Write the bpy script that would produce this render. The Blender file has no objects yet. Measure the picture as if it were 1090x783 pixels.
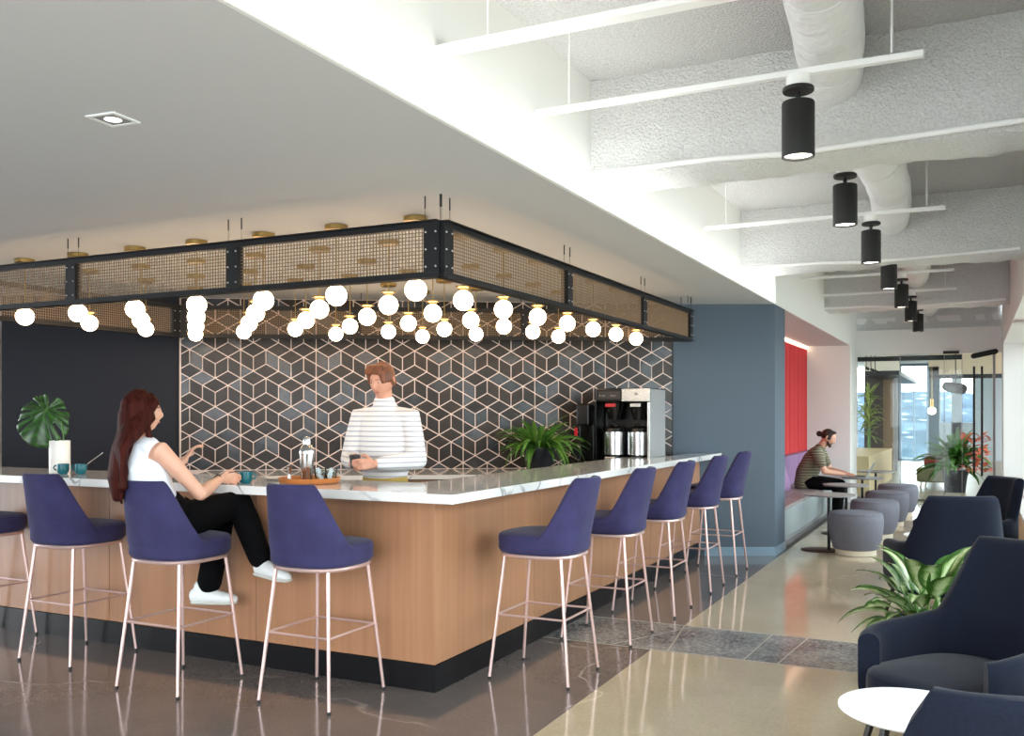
import bpy, bmesh, math, random
from mathutils import Vector, Matrix, noise
R = math.radians
random.seed(7)
scene = bpy.context.scene
COL = scene.collection
# ------------------------------------------------------------------ camera
EYE = 1.48
YAW = R(26.2)
CA, SA = math.cos(YAW), math.sin(YAW)
FPX, CX, HY = 1000.0, 545.0, 440.0
cam_d = bpy.data.cameras.new('camera'); cam = bpy.data.objects.new('camera', cam_d); COL.objects.link(cam)
cam.location = (0, 0, EYE); cam.rotation_euler = (R(90), 0, YAW)
cam_d.sensor_width = 36; cam_d.lens = 36 * FPX / 1090
cam_d.shift_y = (HY - 391.5) / 1090
cam_d.clip_start = 0.05; cam_d.clip_end = 4000
scene.camera = cam
scene.view_settings.view_transform = 'Standard'; scene.view_settings.look = 'None'
scene.view_settings.exposure = 0.05; scene.view_settings.gamma = 1.0
scene.view_settings.use_curve_mapping = False
def at(px, py, Y):
    """point of the plane y = Y that the photo shows at px, py"""
    t = (px - CX) / FPX; z = Y / (t * SA + CA)
    return Vector((z * (t * CA - SA), Y, EYE + (HY - py) * z / FPX))
# ------------------------------------------------------------------ materials
def lin(h):
    h = h.lstrip('#'); v = [int(h[i:i+2], 16) / 255 for i in (0, 2, 4)]
    return tuple((c / 12.92 if c <= .04045 else ((c + .055) / 1.055) ** 2.4) for c in v) + (1,)
def mat(name, col, rough=.5, metal=0, spec=.5, var=0, vscale=8, bump=0, bscale=60, emit=None, estr=0, sheen=0, coat=0, rvar=0, bdist=.01, alpha=1, trans=0, detail=4):
    m = bpy.data.materials.new(name); m.use_nodes = True
    nt = m.node_tree; b = nt.nodes['Principled BSDF']
    c = lin(col) if isinstance(col, str) else tuple(col) + (1,)
    b.inputs['Base Color'].default_value = c
    b.inputs['Roughness'].default_value = rough; b.inputs['Metallic'].default_value = metal
    b.inputs['Specular IOR Level'].default_value = spec
    if sheen: b.inputs['Sheen Weight'].default_value = sheen; b.inputs['Sheen Roughness'].default_value = .4
    if coat: b.inputs['Coat Weight'].default_value = coat; b.inputs['Coat Roughness'].default_value = .05
    if trans: b.inputs['Transmission Weight'].default_value = trans
    if emit: b.inputs['Emission Color'].default_value = lin(emit); b.inputs['Emission Strength'].default_value = estr
    tc = None
    if var or bump or rvar:
        tc = nt.nodes.new('ShaderNodeTexCoord')
    if var or rvar:
        n = nt.nodes.new('ShaderNodeTexNoise'); n.inputs['Scale'].default_value = vscale; n.inputs['Detail'].default_value = detail
        nt.links.new(tc.outputs['Object'], n.inputs['Vector'])
        if var:
            mp = nt.nodes.new('ShaderNodeMapRange'); mp.inputs[1].default_value = .3; mp.inputs[2].default_value = .7
            mp.inputs[3].default_value = 1 - var; mp.inputs[4].default_value = 1 + var
            nt.links.new(n.outputs['Fac'], mp.inputs[0])
            mx = nt.nodes.new('ShaderNodeVectorMath'); mx.operation = 'SCALE'; mx.inputs[0].default_value = c[:3]
            nt.links.new(mp.outputs[0], mx.inputs['Scale']); nt.links.new(mx.outputs[0], b.inputs['Base Color'])
        if rvar:
            mr = nt.nodes.new('ShaderNodeMapRange'); mr.inputs[1].default_value = .3; mr.inputs[2].default_value = .7
            mr.inputs[3].default_value = max(0, rough - rvar); mr.inputs[4].default_value = rough + rvar
            nt.links.new(n.outputs['Fac'], mr.inputs[0]); nt.links.new(mr.outputs[0], b.inputs['Roughness'])
    if bump:
        n2 = nt.nodes.new('ShaderNodeTexNoise'); n2.inputs['Scale'].default_value = bscale; n2.inputs['Detail'].default_value = 5
        nt.links.new(tc.outputs['Object'], n2.inputs['Vector'])
        bp = nt.nodes.new('ShaderNodeBump'); bp.inputs['Strength'].default_value = bump; bp.inputs['Distance'].default_value = bdist
        nt.links.new(n2.outputs['Fac'], bp.inputs['Height']); nt.links.new(bp.outputs[0], b.inputs['Normal'])
    return m
def nodes(m):
    nt = m.node_tree
    return nt, nt.nodes['Principled BSDF'], (lambda t, **k: _n(nt, t, k))
def _n(nt, t, k):
    n = nt.nodes.new(t)
    for a, v in k.items(): setattr(n, a, v)
    return n
def ramp(nt, stops):
    r = nt.nodes.new('ShaderNodeValToRGB'); e = r.color_ramp.elements
    while len(e) < len(stops): e.new(.5)
    for i, (p, c) in enumerate(stops):
        e[i].position = p; e[i].color = lin(c) if isinstance(c, str) else (c, c, c, 1)
    return r
M = {}
M['soffit'] = mat('soffit_paint', '#cbcccd', .75)
M['white'] = mat('white_paint', '#e9e9e6', .7)
M['trimwhite'] = mat('trim_white', '#f0f0ee', .5)
M['spray'] = mat('sprayed_concrete', '#cbcac7', .95, var=.13, vscale=70, bump=1, bscale=80, bdist=.022)
M['spray_edge'] = mat('sprayed_concrete_edge', '#dadad7', .95, var=.08, vscale=60, bump=1, bscale=70, bdist=.02)
M['duct'] = mat('duct_wrap', '#e2e2e1', .45, bump=.8, bscale=4, bdist=.08)
M['slate'] = mat('slate_blue_paint', '#4d5b69', .55)
M['charcoal'] = mat('charcoal_paint', '#303138', .6, spec=.15)
M['grout'] = mat('pale_pink_grout', '#fbe6dc', .7)
M['tile'] = [mat('glazed_tile_a', '#241c17', .34, spec=.35, var=.35, vscale=14, bump=.3, bscale=9),
             mat('glazed_tile_b', '#30251e', .36, spec=.35, var=.35, vscale=14, bump=.3, bscale=9),
             mat('glazed_tile_c', '#24272d', .26, var=.35, vscale=14, bump=.3, bscale=9),
             mat('glazed_tile_d', '#44464d', .28, var=.35, vscale=14, bump=.3, bscale=9)]
M['blacksteel'] = mat('black_steel', '#161618', .5, spec=.3)
M['bolt'] = mat('bolt_steel', '#d0d0d0', .3, metal=1)
M['mesh'] = mat('brass_wire', '#84705a', .5, metal=.3)
M['brass'] = mat('brass', '#a58a55', .32, metal=1)
M['globe'] = mat('opal_glass_lit', '#fff1dd', .3, emit='#ffdcb2', estr=13)
M['black'] = mat('black_metal', '#161616', .5)
M['lens'] = mat('lamp_lens', '#ffffff', .3, emit='#fff4e2', estr=7)
M['kick'] = mat('black_kick', '#0c0c0f', .35, spec=.3)
M['velvet'] = mat('purple_velvet', '#383559', .75, var=.16, vscale=9, sheen=.12, bump=.12, bscale=300, spec=.1)
M['pinkmetal'] = mat('rose_powder_coat', '#d9b9b3', .3, metal=.55)
M['navy'] = mat('navy_wool', '#151a28', .9, var=.18, vscale=160, sheen=.12, spec=.15, bump=.2, bscale=500)
M['darkwood'] = mat('dark_leg', '#1a1613', .4)
M['tablewhite'] = mat('white_laminate', '#f4f4f4', .35)
M['greyfab'] = mat('grey_wool', '#6f6f78', .9, var=.16, vscale=120, spec=.2)
M['cream'] = mat('cream_base', '#d9cdb8', .5)
M['greytop'] = mat('grey_laminate', '#8c8a89', .4)
M['leather'] = mat('grey_leather', '#8f9a9d', .4, var=.08, vscale=6)
M['benchtop'] = mat('grey_leather_seat', '#8a8584', .42, var=.08, vscale=6)
M['red'] = mat('red_felt', '#c43a3c', .9)
M['lilac'] = mat('lilac_fabric', '#8f6f93', .85, var=.12, vscale=90)
M['plum'] = mat('plum_fabric', '#7c4a78', .85, var=.25, vscale=120)
M['skin'] = mat('skin', '#d9a58c', .5, var=.05, vscale=20)
M['skin2'] = mat('skin_warm', '#d3977d', .5, var=.05, vscale=20)
M['blacktrouser'] = mat('black_cotton', '#08080a', .9, spec=.1, bump=.3, bscale=14, bdist=.02)
M['whiteshirt'] = mat('white_cotton', '#e9edf5', .85, bump=.35, bscale=16, bdist=.02)
M['shoe'] = mat('white_leather', '#e3e6e6', .5)
M['sole'] = mat('rubber_sole', '#c3c2ba', .7)
M['teal'] = mat('teal_glaze', '#0f5f6b', .2)
M['ceramic'] = mat('white_ceramic', '#e9e7e2', .25)
M['steel'] = mat('brushed_steel', '#cfcfcf', .2, metal=1)
M['glass'] = mat('clear_glass', '#ffffff', .02, trans=1)
M['traywood'] = mat('tray_wood', '#b06a33', .45, var=.15, vscale=14)
M['plastic'] = mat('black_plastic', '#0d0d0e', .25)
M['silver'] = mat('chrome_panel', '#dcdcda', .25, metal=.9)
M['alu'] = mat('grey_panel', '#9a9a9a', .5, metal=.3)
M['stem'] = mat('green_stem', '#4c7a2a', .5)
M['soil'] = mat('soil', '#2a1d14', .95)
M['potdark'] = mat('charcoal_pot', '#1f2126', .4)
M['leafgreen'] = mat('leaf_green', '#3f6f24', .4, var=.25, vscale=20)
M['leafdark'] = mat('leaf_dark', '#2f5524', .45, var=.3, vscale=8)
M['leafyellow'] = mat('leaf_striped', '#8f9f5a', .45, var=.35, vscale=25)
M['bromel'] = mat('orange_bract', '#c4634b', .5, var=.2, vscale=12)
M['deskwood'] = mat('pale_oak', '#d3bd93', .5, var=.06, vscale=5)
M['tan'] = mat('tan_panel', '#7c6650', .6)
M['umber'] = mat('umber_panel', '#463d3a', .5)
M['terracotta'] = mat('terracotta_fabric', '#8e3b30', .8)
M['olive'] = mat('olive_fabric', '#8c8b6a', .8)
M['laptop'] = mat('laptop_alu', '#8f9498', .35, metal=.6)
M['hair_brown'] = mat('hair_auburn', '#34130e', .65, spec=.08)
M['hair_dark'] = mat('hair_brown', '#2b1a12', .5)
M['hair_ginger'] = mat('hair_ginger', '#6d3c22', .5)
M['beard'] = mat('beard', '#3c2418', .8)
M['eye'] = mat('eye_dark', '#20140f', .2)
M['lip'] = mat('lip', '#b0605a', .4)
M['outline'] = mat('gold_piping', '#b88a34', .5)
# ---- special shaders
def hair_lines(m, sc=60):
    nt, b, N = nodes(m); tc = N('ShaderNodeTexCoord'); mp = N('ShaderNodeMapping'); mp.inputs['Scale'].default_value = (sc, sc, 2.0)
    nt.links.new(tc.outputs['Object'], mp.inputs[0]); n = N('ShaderNodeTexNoise'); n.inputs['Scale'].default_value = 1; n.inputs['Detail'].default_value = 3
    nt.links.new(mp.outputs[0], n.inputs['Vector']); bp = N('ShaderNodeBump'); bp.inputs['Strength'].default_value = .6; bp.inputs['Distance'].default_value = .006
    nt.links.new(n.outputs['Fac'], bp.inputs['Height']); nt.links.new(bp.outputs[0], b.inputs['Normal'])
    c = b.inputs['Base Color'].default_value[:3]; s = N('ShaderNodeVectorMath', operation='SCALE'); s.inputs[0].default_value = c
    mr = N('ShaderNodeMapRange'); mr.inputs[1].default_value = .3; mr.inputs[2].default_value = .7; mr.inputs[3].default_value = .6; mr.inputs[4].default_value = 1.7
    nt.links.new(n.outputs['Fac'], mr.inputs[0]); nt.links.new(mr.outputs[0], s.inputs['Scale']); nt.links.new(s.outputs[0], b.inputs['Base Color'])
for k in ('hair_brown', 'hair_dark', 'hair_ginger'): hair_lines(M[k])
def wood_panel(name, c1, c2, rough):
    m = mat(name, c1, rough); nt, b, N = nodes(m); tc = N('ShaderNodeTexCoord'); mp = N('ShaderNodeMapping'); mp.inputs['Scale'].default_value = (28, 28, .8)
    nt.links.new(tc.outputs['Object'], mp.inputs[0]); n = N('ShaderNodeTexNoise'); n.inputs['Scale'].default_value = 1; n.inputs['Detail'].default_value = 4
    nt.links.new(mp.outputs[0], n.inputs['Vector']); r = ramp(nt, [(.3, c1), (.7, c2)]); nt.links.new(n.outputs['Fac'], r.inputs[0]); nt.links.new(r.outputs[0], b.inputs['Base Color'])
    return m
M['barwood'] = wood_panel('maple_veneer', '#a07253', '#ac7e5e', .3)
# marble
m = mat('veined_marble', '#e8e6e4', .1, coat=.4); nt, b, N = nodes(m)
tc = N('ShaderNodeTexCoord'); n1 = N('ShaderNodeTexNoise'); n1.inputs['Scale'].default_value = 1.6; n1.inputs['Detail'].default_value = 5
nt.links.new(tc.outputs['Object'], n1.inputs['Vector'])
mxv = N('ShaderNodeMixRGB', blend_type='ADD'); mxv.inputs[0].default_value = .55
nt.links.new(tc.outputs['Object'], mxv.inputs[1]); nt.links.new(n1.outputs['Color'], mxv.inputs[2])
vo = N('ShaderNodeTexVoronoi', feature='DISTANCE_TO_EDGE'); vo.inputs['Scale'].default_value = 2.3; nt.links.new(mxv.outputs[0], vo.inputs['Vector'])
r = ramp(nt, [(0, '#6d7076'), (.012, '#8d9094'), (.022, '#e8e6e4'), (1, '#ebe9e7')]); nt.links.new(vo.outputs['Distance'], r.inputs[0])
n3 = N('ShaderNodeTexNoise'); n3.inputs['Scale'].default_value = 1.7; nt.links.new(tc.outputs['Object'], n3.inputs['Vector'])
r3 = ramp(nt, [(.5, 0.0), (.6, 1.0)]); nt.links.new(n3.outputs['Fac'], r3.inputs[0])
mm = N('ShaderNodeMixRGB'); mm.inputs[1].default_value = lin('#ebe9e7'); nt.links.new(r3.outputs[0], mm.inputs[0]); nt.links.new(r.outputs[0], mm.inputs[2]); nt.links.new(mm.outputs[0], b.inputs['Base Color'])
M['marble'] = m
# polished concrete
def concrete(name, c1, c2, crack, rough=.09):
    m = mat(name, c1, rough, spec=.75); nt, b, N = nodes(m); tc = N('ShaderNodeTexCoord')
    n = N('ShaderNodeTexNoise'); n.inputs['Scale'].default_value = 1.1; n.inputs['Detail'].default_value = 8; n.inputs['Roughness'].default_value = .6
    nt.links.new(tc.outputs['Object'], n.inputs['Vector']); r = ramp(nt, [(.3, c1), (.7, c2)]); nt.links.new(n.outputs['Fac'], r.inputs[0])
    sp = N('ShaderNodeTexVoronoi'); sp.inputs['Scale'].default_value = 110; nt.links.new(tc.outputs['Object'], sp.inputs['Vector'])
    rs = ramp(nt, [(.0, .92), (.5, 1.0), (1.0, 1.1)]); nt.links.new(sp.outputs['Color'], rs.inputs[0])
    mu = N('ShaderNodeMixRGB', blend_type='MULTIPLY'); mu.inputs[0].default_value = 1; nt.links.new(r.outputs[0], mu.inputs[1]); nt.links.new(rs.outputs[0], mu.inputs[2])
    n2 = N('ShaderNodeTexNoise'); n2.inputs['Scale'].default_value = 2.0; n2.inputs['Detail'].default_value = 6; nt.links.new(tc.outputs['Object'], n2.inputs['Vector'])
    ad = N('ShaderNodeMixRGB', blend_type='ADD'); ad.inputs[0].default_value = .45; nt.links.new(tc.outputs['Object'], ad.inputs[1]); nt.links.new(n2.outputs['Color'], ad.inputs[2])
    vo = N('ShaderNodeTexVoronoi', feature='DISTANCE_TO_EDGE'); vo.inputs['Scale'].default_value = .42; nt.links.new(ad.outputs[0], vo.inputs['Vector'])
    rc = ramp(nt, [(0, 1.0), (.0022, .6), (.0045, 0.0)]); nt.links.new(vo.outputs['Distance'], rc.inputs[0])
    n4 = N('ShaderNodeTexNoise'); n4.inputs['Scale'].default_value = 1.3; nt.links.new(tc.outputs['Object'], n4.inputs['Vector']); r4 = ramp(nt, [(.47, 0.0), (.6, .8)]); nt.links.new(n4.outputs['Fac'], r4.inputs[0])
    ml = N('ShaderNodeMath', operation='MULTIPLY'); nt.links.new(rc.outputs[0], ml.inputs[0]); nt.links.new(r4.outputs[0], ml.inputs[1])
    mm = N('ShaderNodeMixRGB'); mm.inputs[2].default_value = lin(crack); nt.links.new(ml.outputs[0], mm.inputs[0]); nt.links.new(mu.outputs[0], mm.inputs[1]); nt.links.new(mm.outputs[0], b.inputs['Base Color'])
    rr = N('ShaderNodeMapRange'); rr.inputs[3].default_value = rough * .6; rr.inputs[4].default_value = rough * 1.5; nt.links.new(n.outputs['Fac'], rr.inputs[0]); nt.links.new(rr.outputs[0], b.inputs['Roughness'])
    return m
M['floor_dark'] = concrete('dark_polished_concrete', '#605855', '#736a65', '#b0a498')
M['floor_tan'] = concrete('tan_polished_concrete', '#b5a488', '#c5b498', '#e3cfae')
m = mat('exposed_aggregate', '#8a8782', .25); nt, b, N = nodes(m); tc = N('ShaderNodeTexCoord')
vo = N('ShaderNodeTexVoronoi'); vo.inputs['Scale'].default_value = 38; nt.links.new(tc.outputs['Object'], vo.inputs['Vector'])
r = ramp(nt, [(.0, '#d6d2cb'), (.35, '#8a8782'), (.8, '#3e3c3c')]); nt.links.new(vo.outputs['Distance'], r.inputs[0])
n = N('ShaderNodeTexNoise'); n.inputs['Scale'].default_value = 3; nt.links.new(tc.outputs['Object'], n.inputs['Vector']); rn = ramp(nt, [(.35, '#5b585a'), (.65, '#a5a19b')]); nt.links.new(n.outputs['Fac'], rn.inputs[0])
mm = N('ShaderNodeMixRGB', blend_type='MIX'); mm.inputs[0].default_value = .5; nt.links.new(r.outputs[0], mm.inputs[1]); nt.links.new(rn.outputs[0], mm.inputs[2]); nt.links.new(mm.outputs[0], b.inputs['Base Color'])
M['aggregate'] = m
# architectural glass: thin pane that lets light straight through and mirrors a little
m = bpy.data.materials.new('window_glass'); m.use_nodes = True; nt = m.node_tree; nt.nodes.clear()
o = nt.nodes.new('ShaderNodeOutputMaterial'); mx = nt.nodes.new('ShaderNodeMixShader'); t = nt.nodes.new('ShaderNodeBsdfTransparent'); t.inputs[0].default_value = (.93, .97, .96, 1)
g = nt.nodes.new('ShaderNodeBsdfGlossy'); g.inputs['Roughness'].default_value = .02; fr = nt.nodes.new('ShaderNodeFresnel'); fr.inputs[0].default_value = 1.25
nt.links.new(fr.outputs[0], mx.inputs[0]); nt.links.new(t.outputs[0], mx.inputs[1]); nt.links.new(g.outputs[0], mx.inputs[2]); nt.links.new(mx.outputs[0], o.inputs[0])
M['pane'] = m
def striped(name, stops, freq, rough=.85):
    """horizontal knitted stripes around a garment"""
    m = mat(name, '#ffffff', rough, bump=.3, bscale=18, bdist=.02); nt, b, N = nodes(m); tc = N('ShaderNodeTexCoord'); sx = N('ShaderNodeSeparateXYZ')
    nt.links.new(tc.outputs['Object'], sx.inputs[0]); ml = N('ShaderNodeMath', operation='MULTIPLY'); ml.inputs[1].default_value = freq; nt.links.new(sx.outputs['Z'], ml.inputs[0])
    f = N('ShaderNodeMath', operation='FRACT'); nt.links.new(ml.outputs[0], f.inputs[0]); r = ramp(nt, stops); r.color_ramp.interpolation = 'CONSTANT'
    nt.links.new(f.outputs[0], r.inputs[0]); nt.links.new(r.outputs[0], b.inputs['Base Color']); return m
M['stripe_man'] = striped('green_striped_knit', [(0, '#4a5244'), (.3, '#a9a287'), (.5, '#2e3a33'), (.75, '#8a7a5e')], 24)
M['stripe_barista'] = striped('white_striped_knit', [(0, '#ece8e6'), (.72, '#b9b6bd')], 30)
# leaf with pale veins (uses the leaf's own uv: u across, v along)
def leafmat(name, c1, c2, freq=9, amt=.5):
    m = mat(name, c1, .35); nt, b, N = nodes(m); uv = N('ShaderNodeUVMap'); sx = N('ShaderNodeSeparateXYZ'); nt.links.new(uv.outputs[0], sx.inputs[0])
    a = N('ShaderNodeMath', operation='SUBTRACT'); a.inputs[1].default_value = .5; nt.links.new(sx.outputs['X'], a.inputs[0]); ab = N('ShaderNodeMath', operation='ABSOLUTE'); nt.links.new(a.outputs[0], ab.inputs[0])
    s1 = N('ShaderNodeMath', operation='MULTIPLY_ADD'); s1.inputs[1].default_value = -.7; nt.links.new(ab.outputs[0], s1.inputs[0]); nt.links.new(sx.outputs['Y'], s1.inputs[2])
    s2 = N('ShaderNodeMath', operation='MULTIPLY'); s2.inputs[1].default_value = freq; nt.links.new(s1.outputs[0], s2.inputs[0]); fr = N('ShaderNodeMath', operation='PINGPONG'); fr.inputs[1].default_value = .5; nt.links.new(s2.outputs[0], fr.inputs[0])
    n = N('ShaderNodeTexNoise'); n.inputs['Scale'].default_value = 22; tc = N('ShaderNodeTexCoord'); nt.links.new(tc.outputs['Object'], n.inputs['Vector'])
    ad = N('ShaderNodeMath', operation='ADD'); nt.links.new(fr.outputs[0], ad.inputs[0]); nt.links.new(n.outputs['Fac'], ad.inputs[1])
    r = ramp(nt, [(.55 + .25 * (1 - amt), c1), (.7 + .25 * (1 - amt), c2)]); nt.links.new(ad.outputs[0], r.inputs[0]); nt.links.new(r.outputs[0], b.inputs['Base Color']); return m
def varleaf():
    m = mat('variegated_leaf', '#35601f', .35); nt, b, N = nodes(m); uv = N('ShaderNodeUVMap'); sx = N('ShaderNodeSeparateXYZ'); nt.links.new(uv.outputs[0], sx.inputs[0])
    def M2(op, a, c):
        q = N('ShaderNodeMath', operation=op)
        for i, z in enumerate((a, c)):
            if isinstance(z, (int, float)): q.inputs[i].default_value = z
            elif z is not None: nt.links.new(z, q.inputs[i])
        return q.outputs[0]
    ab = M2('ABSOLUTE', M2('SUBTRACT', sx.outputs['X'], .5), None)
    st = M2('PINGPONG', M2('MULTIPLY', M2('SUBTRACT', sx.outputs['Y'], M2('MULTIPLY', ab, .8)), 11), .5)
    n = N('ShaderNodeTexNoise'); n.inputs['Scale'].default_value = 30; tc = N('ShaderNodeTexCoord'); nt.links.new(tc.outputs['Object'], n.inputs['Vector'])
    v = M2('ADD', M2('ADD', ab, M2('MULTIPLY', st, .25)), M2('MULTIPLY', n.outputs['Fac'], .45))
    r = ramp(nt, [(.34, '#c5d0a4'), (.50, '#8fa868'), (.60, '#35611f')]); nt.links.new(v, r.inputs[0]); nt.links.new(r.outputs[0], b.inputs['Base Color']); return m
M['leaf_var'] = varleaf()
M['leaf_bar'] = leafmat('plain_leaf', '#3d6a22', '#5c8a34', 9, .2)
M['leaf_monstera'] = leafmat('monstera_leaf', '#1f4413', '#2f5d1a', 7, .15)
# ------------------------------------------------------------------ mesh builder
class MB:
    def __init__(s): s.v = []; s.f = []; s.m = []; s.sm = []; s.uv = []
    def add(s, vs, fs, mi=0, smooth=False, uvs=None):
        k = len(s.v); s.v += [tuple(v) for v in vs]
        for i, f in enumerate(fs):
            s.f.append([k + j for j in f]); s.m.append(mi); s.sm.append(smooth); s.uv.append([uvs[j] for j in f] if uvs else None)
        return s
    def box(s, x0, x1, y0, y1, z0, z1, mi=0, T=None):
        vs = [Vector(p) for p in ((x0,y0,z0),(x1,y0,z0),(x1,y1,z0),(x0,y1,z0),(x0,y0,z1),(x1,y0,z1),(x1,y1,z1),(x0,y1,z1))]
        if T: vs = [T @ v for v in vs]
        return s.add(vs, [(0,3,2,1),(4,5,6,7),(0,1,5,4),(1,2,6,5),(2,3,7,6),(3,0,4,7)], mi)
    def prism(s, poly, z0, z1, mi=0):
        n = len(poly); vs = [(x, y, z0) for x, y in poly] + [(x, y, z1) for x, y in poly]
        fs = [tuple(range(n))[::-1], tuple(range(n, 2*n))] + [(i, (i+1) % n, n + (i+1) % n, n + i) for i in range(n)]
        return s.add(vs, fs, mi)
    def rings(s, rs, mi=0, smooth=True, caps=True):
        n = len(rs[0]); vs = [p for r in rs for p in r]; fs = []
        for i in range(len(rs) - 1):
            for j in range(n):
                fs.append((i*n + j, i*n + (j+1) % n, (i+1)*n + (j+1) % n, (i+1)*n + j))
        if caps: fs += [tuple(range(n))[::-1], tuple((len(rs)-1)*n + j for j in range(n))]
        return s.add(vs, fs, mi, smooth)
    def lathe(s, prof, c=(0,0,0), n=24, mi=0, smooth=True, caps=True, T=None):
        rs = []
        for r, z in prof:
            ring = [Vector((c[0] + r*math.cos(2*math.pi*k/n), c[1] + r*math.sin(2*math.pi*k/n), c[2] + z)) for k in range(n)]
            if T: ring = [T @ p for p in ring]
            rs.append(ring)
        return s.rings(rs, mi, smooth, caps)
    def cyl(s, p0, p1, r0, r1=None, n=12, mi=0, smooth=True): return s.tube([p0, p1], [r0, r1 if r1 is not None else r0], n, mi, smooth, round_ends=False)
    def tube(s, pts, rad, n=12, mi=0, smooth=True, round_ends=True, ref=None, closed=False):
        pts = [Vector(p) for p in pts]; rs = []; N = len(pts)
        ref0 = Vector(ref) if ref else None; prev = None
        fr = []
        for i, p in enumerate(pts):
            if closed: t = pts[(i+1) % N] - pts[i-1]
            else: t = pts[min(i+1, N-1)] - pts[max(i-1, 0)]
            t.normalize()
            if prev is None:
                a = ref0 or (Vector((1,0,0)) if abs(t.x) < .9 else Vector((0,1,0)))
            else: a = ref0 or prev
            u = (a - t * a.dot(t)).normalized(); w = t.cross(u); prev = u; fr.append((t, u, w))
        def ring(p, u, w, rx, ry): return [p + u*rx*math.cos(2*math.pi*k/n) + w*ry*math.sin(2*math.pi*k/n) for k in range(n)]
        rr = [(r, r) if not isinstance(r, (tuple, list)) else r for r in rad]
        if len(rr) == 1: rr = rr * N
        if round_ends and not closed:
            t, u, w = fr[0]; q = min(rr[0])
            for k in (.97, .8, .45): rs.append(ring(pts[0] - t*q*k, u, w, rr[0][0]*math.sqrt(1-k*k), rr[0][1]*math.sqrt(1-k*k)))
        for i in range(N): rs.append(ring(pts[i], fr[i][1], fr[i][2], *rr[i]))
        if round_ends and not closed:
            t, u, w = fr[-1]; q = min(rr[-1])
            for k in (.45, .8, .97): rs.append(ring(pts[-1] + t*q*k, u, w, rr[-1][0]*math.sqrt(1-k*k), rr[-1][1]*math.sqrt(1-k*k)))
        if closed: rs.append(rs[0]); return s.rings(rs, mi, smooth, False)
        return s.rings(rs, mi, smooth, True)
    def ball(s, c, r, n=16, mi=0, T=None):
        r = r if isinstance(r, (tuple, list)) else (r, r, r); c = Vector(c); k = max(6, n // 2)
        rs = []
        for i in range(k + 1):
            a = math.pi * min(max(i / k, .012), .988)
            ring = [Vector((r[0]*math.sin(a)*math.cos(2*math.pi*j/n), r[1]*math.sin(a)*math.sin(2*math.pi*j/n), -r[2]*math.cos(a))) for j in range(n)]
            rs.append([c + (T @ p if T else p) for p in ring])
        return s.rings(rs, mi)
    def build(s, name, mats, parent=None, bevel=0, subsurf=0, loc=None, seg=2):
        me = bpy.data.meshes.new(name); me.from_pydata(s.v, [], s.f)
        ms = mats if isinstance(mats, (list, tuple)) else [mats]
        for m_ in ms: me.materials.append(m_)
        for p, mi, sm in zip(me.polygons, s.m, s.sm): p.material_index = mi; p.use_smooth = sm
        if any(u is not None for u in s.uv):
            l = me.uv_layers.new(name='UVMap')
            for p, u in zip(me.polygons, s.uv):
                if u:
                    for li, q in zip(p.loop_indices, u): l.data[li].uv = q
        me.validate(); me.update()
        if any(s.sm): me.set_sharp_from_angle(angle=R(38))
        o = bpy.data.objects.new(name, me); COL.objects.link(o)
        if parent: o.parent = parent
        if loc: o.location = loc
        if bevel:
            b = o.modifiers.new('bevel', 'BEVEL'); b.width = bevel; b.segments = seg; b.limit_method = 'ANGLE'; b.angle_limit = R(35)
        if subsurf:
            b = o.modifiers.new('sub', 'SUBSURF'); b.levels = b.render_levels = subsurf
        return o
def fuse(name, mb, m, parent, voxel=.006, smooth=4, disp=None):
    """weld overlapping lofts into one continuous skin"""
    o = mb.build('tmp_' + name, m)
    r = o.modifiers.new('r', 'REMESH'); r.mode = 'VOXEL'; r.voxel_size = voxel
    sm = o.modifiers.new('s', 'SMOOTH'); sm.iterations = smooth; sm.factor = .5
    dg = bpy.context.evaluated_depsgraph_get(); dg.update()
    me = bpy.data.meshes.new_from_object(o.evaluated_get(dg))
    old = o.data; bpy.data.objects.remove(o); bpy.data.meshes.remove(old)
    me.name = name; me.materials.clear()
    for q in (m if isinstance(m, (list, tuple)) else [m]): me.materials.append(q)
    if disp:
        for v in me.vertices: v.co = disp(v.co)
    for p in me.polygons: p.use_smooth = True; p.material_index = 0
    o = bpy.data.objects.new(name, me); COL.objects.link(o); o.parent = parent
    return o
def tag(o, label=None, cat=None, group=None, kind=None):
    if label: o['label'] = label
    if cat: o['category'] = cat
    if group: o['group'] = group
    if kind: o['kind'] = kind
    return o
def thing(name, label, cat, loc=(0,0,0), rz=0, group=None):
    o = bpy.data.objects.new(name, None); o.empty_display_size = .1; COL.objects.link(o); o.location = loc; o.rotation_euler = (0, 0, rz)
    return tag(o, label, cat, group)
def struct(name, mb, m, label=None, **k): return tag(mb.build(name, m, **k), label, None, None, 'structure')
def dup(root, loc, rz, label, group=None):
    r = root.copy(); COL.objects.link(r); r.location = loc; r.rotation_euler = (0, 0, rz); r['label'] = label
    if group: r['group'] = group
    def kids(a, b):
        for ch in [x for x in bpy.data.objects if x.parent == a]:
            c = ch.copy(); COL.objects.link(c); c.parent = b; kids(ch, c)
    kids(root, r); return r
def bx(*a): return MB().box(*a)
def ordn(i): return ['first', 'second', 'third', 'fourth', 'fifth', 'sixth', 'seventh', 'eighth', 'ninth'][i]
# ================================================================== SETTING
SX = -1.86          # corridor edge of the lowered ceiling
FX = .41            # face of the window wall
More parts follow.
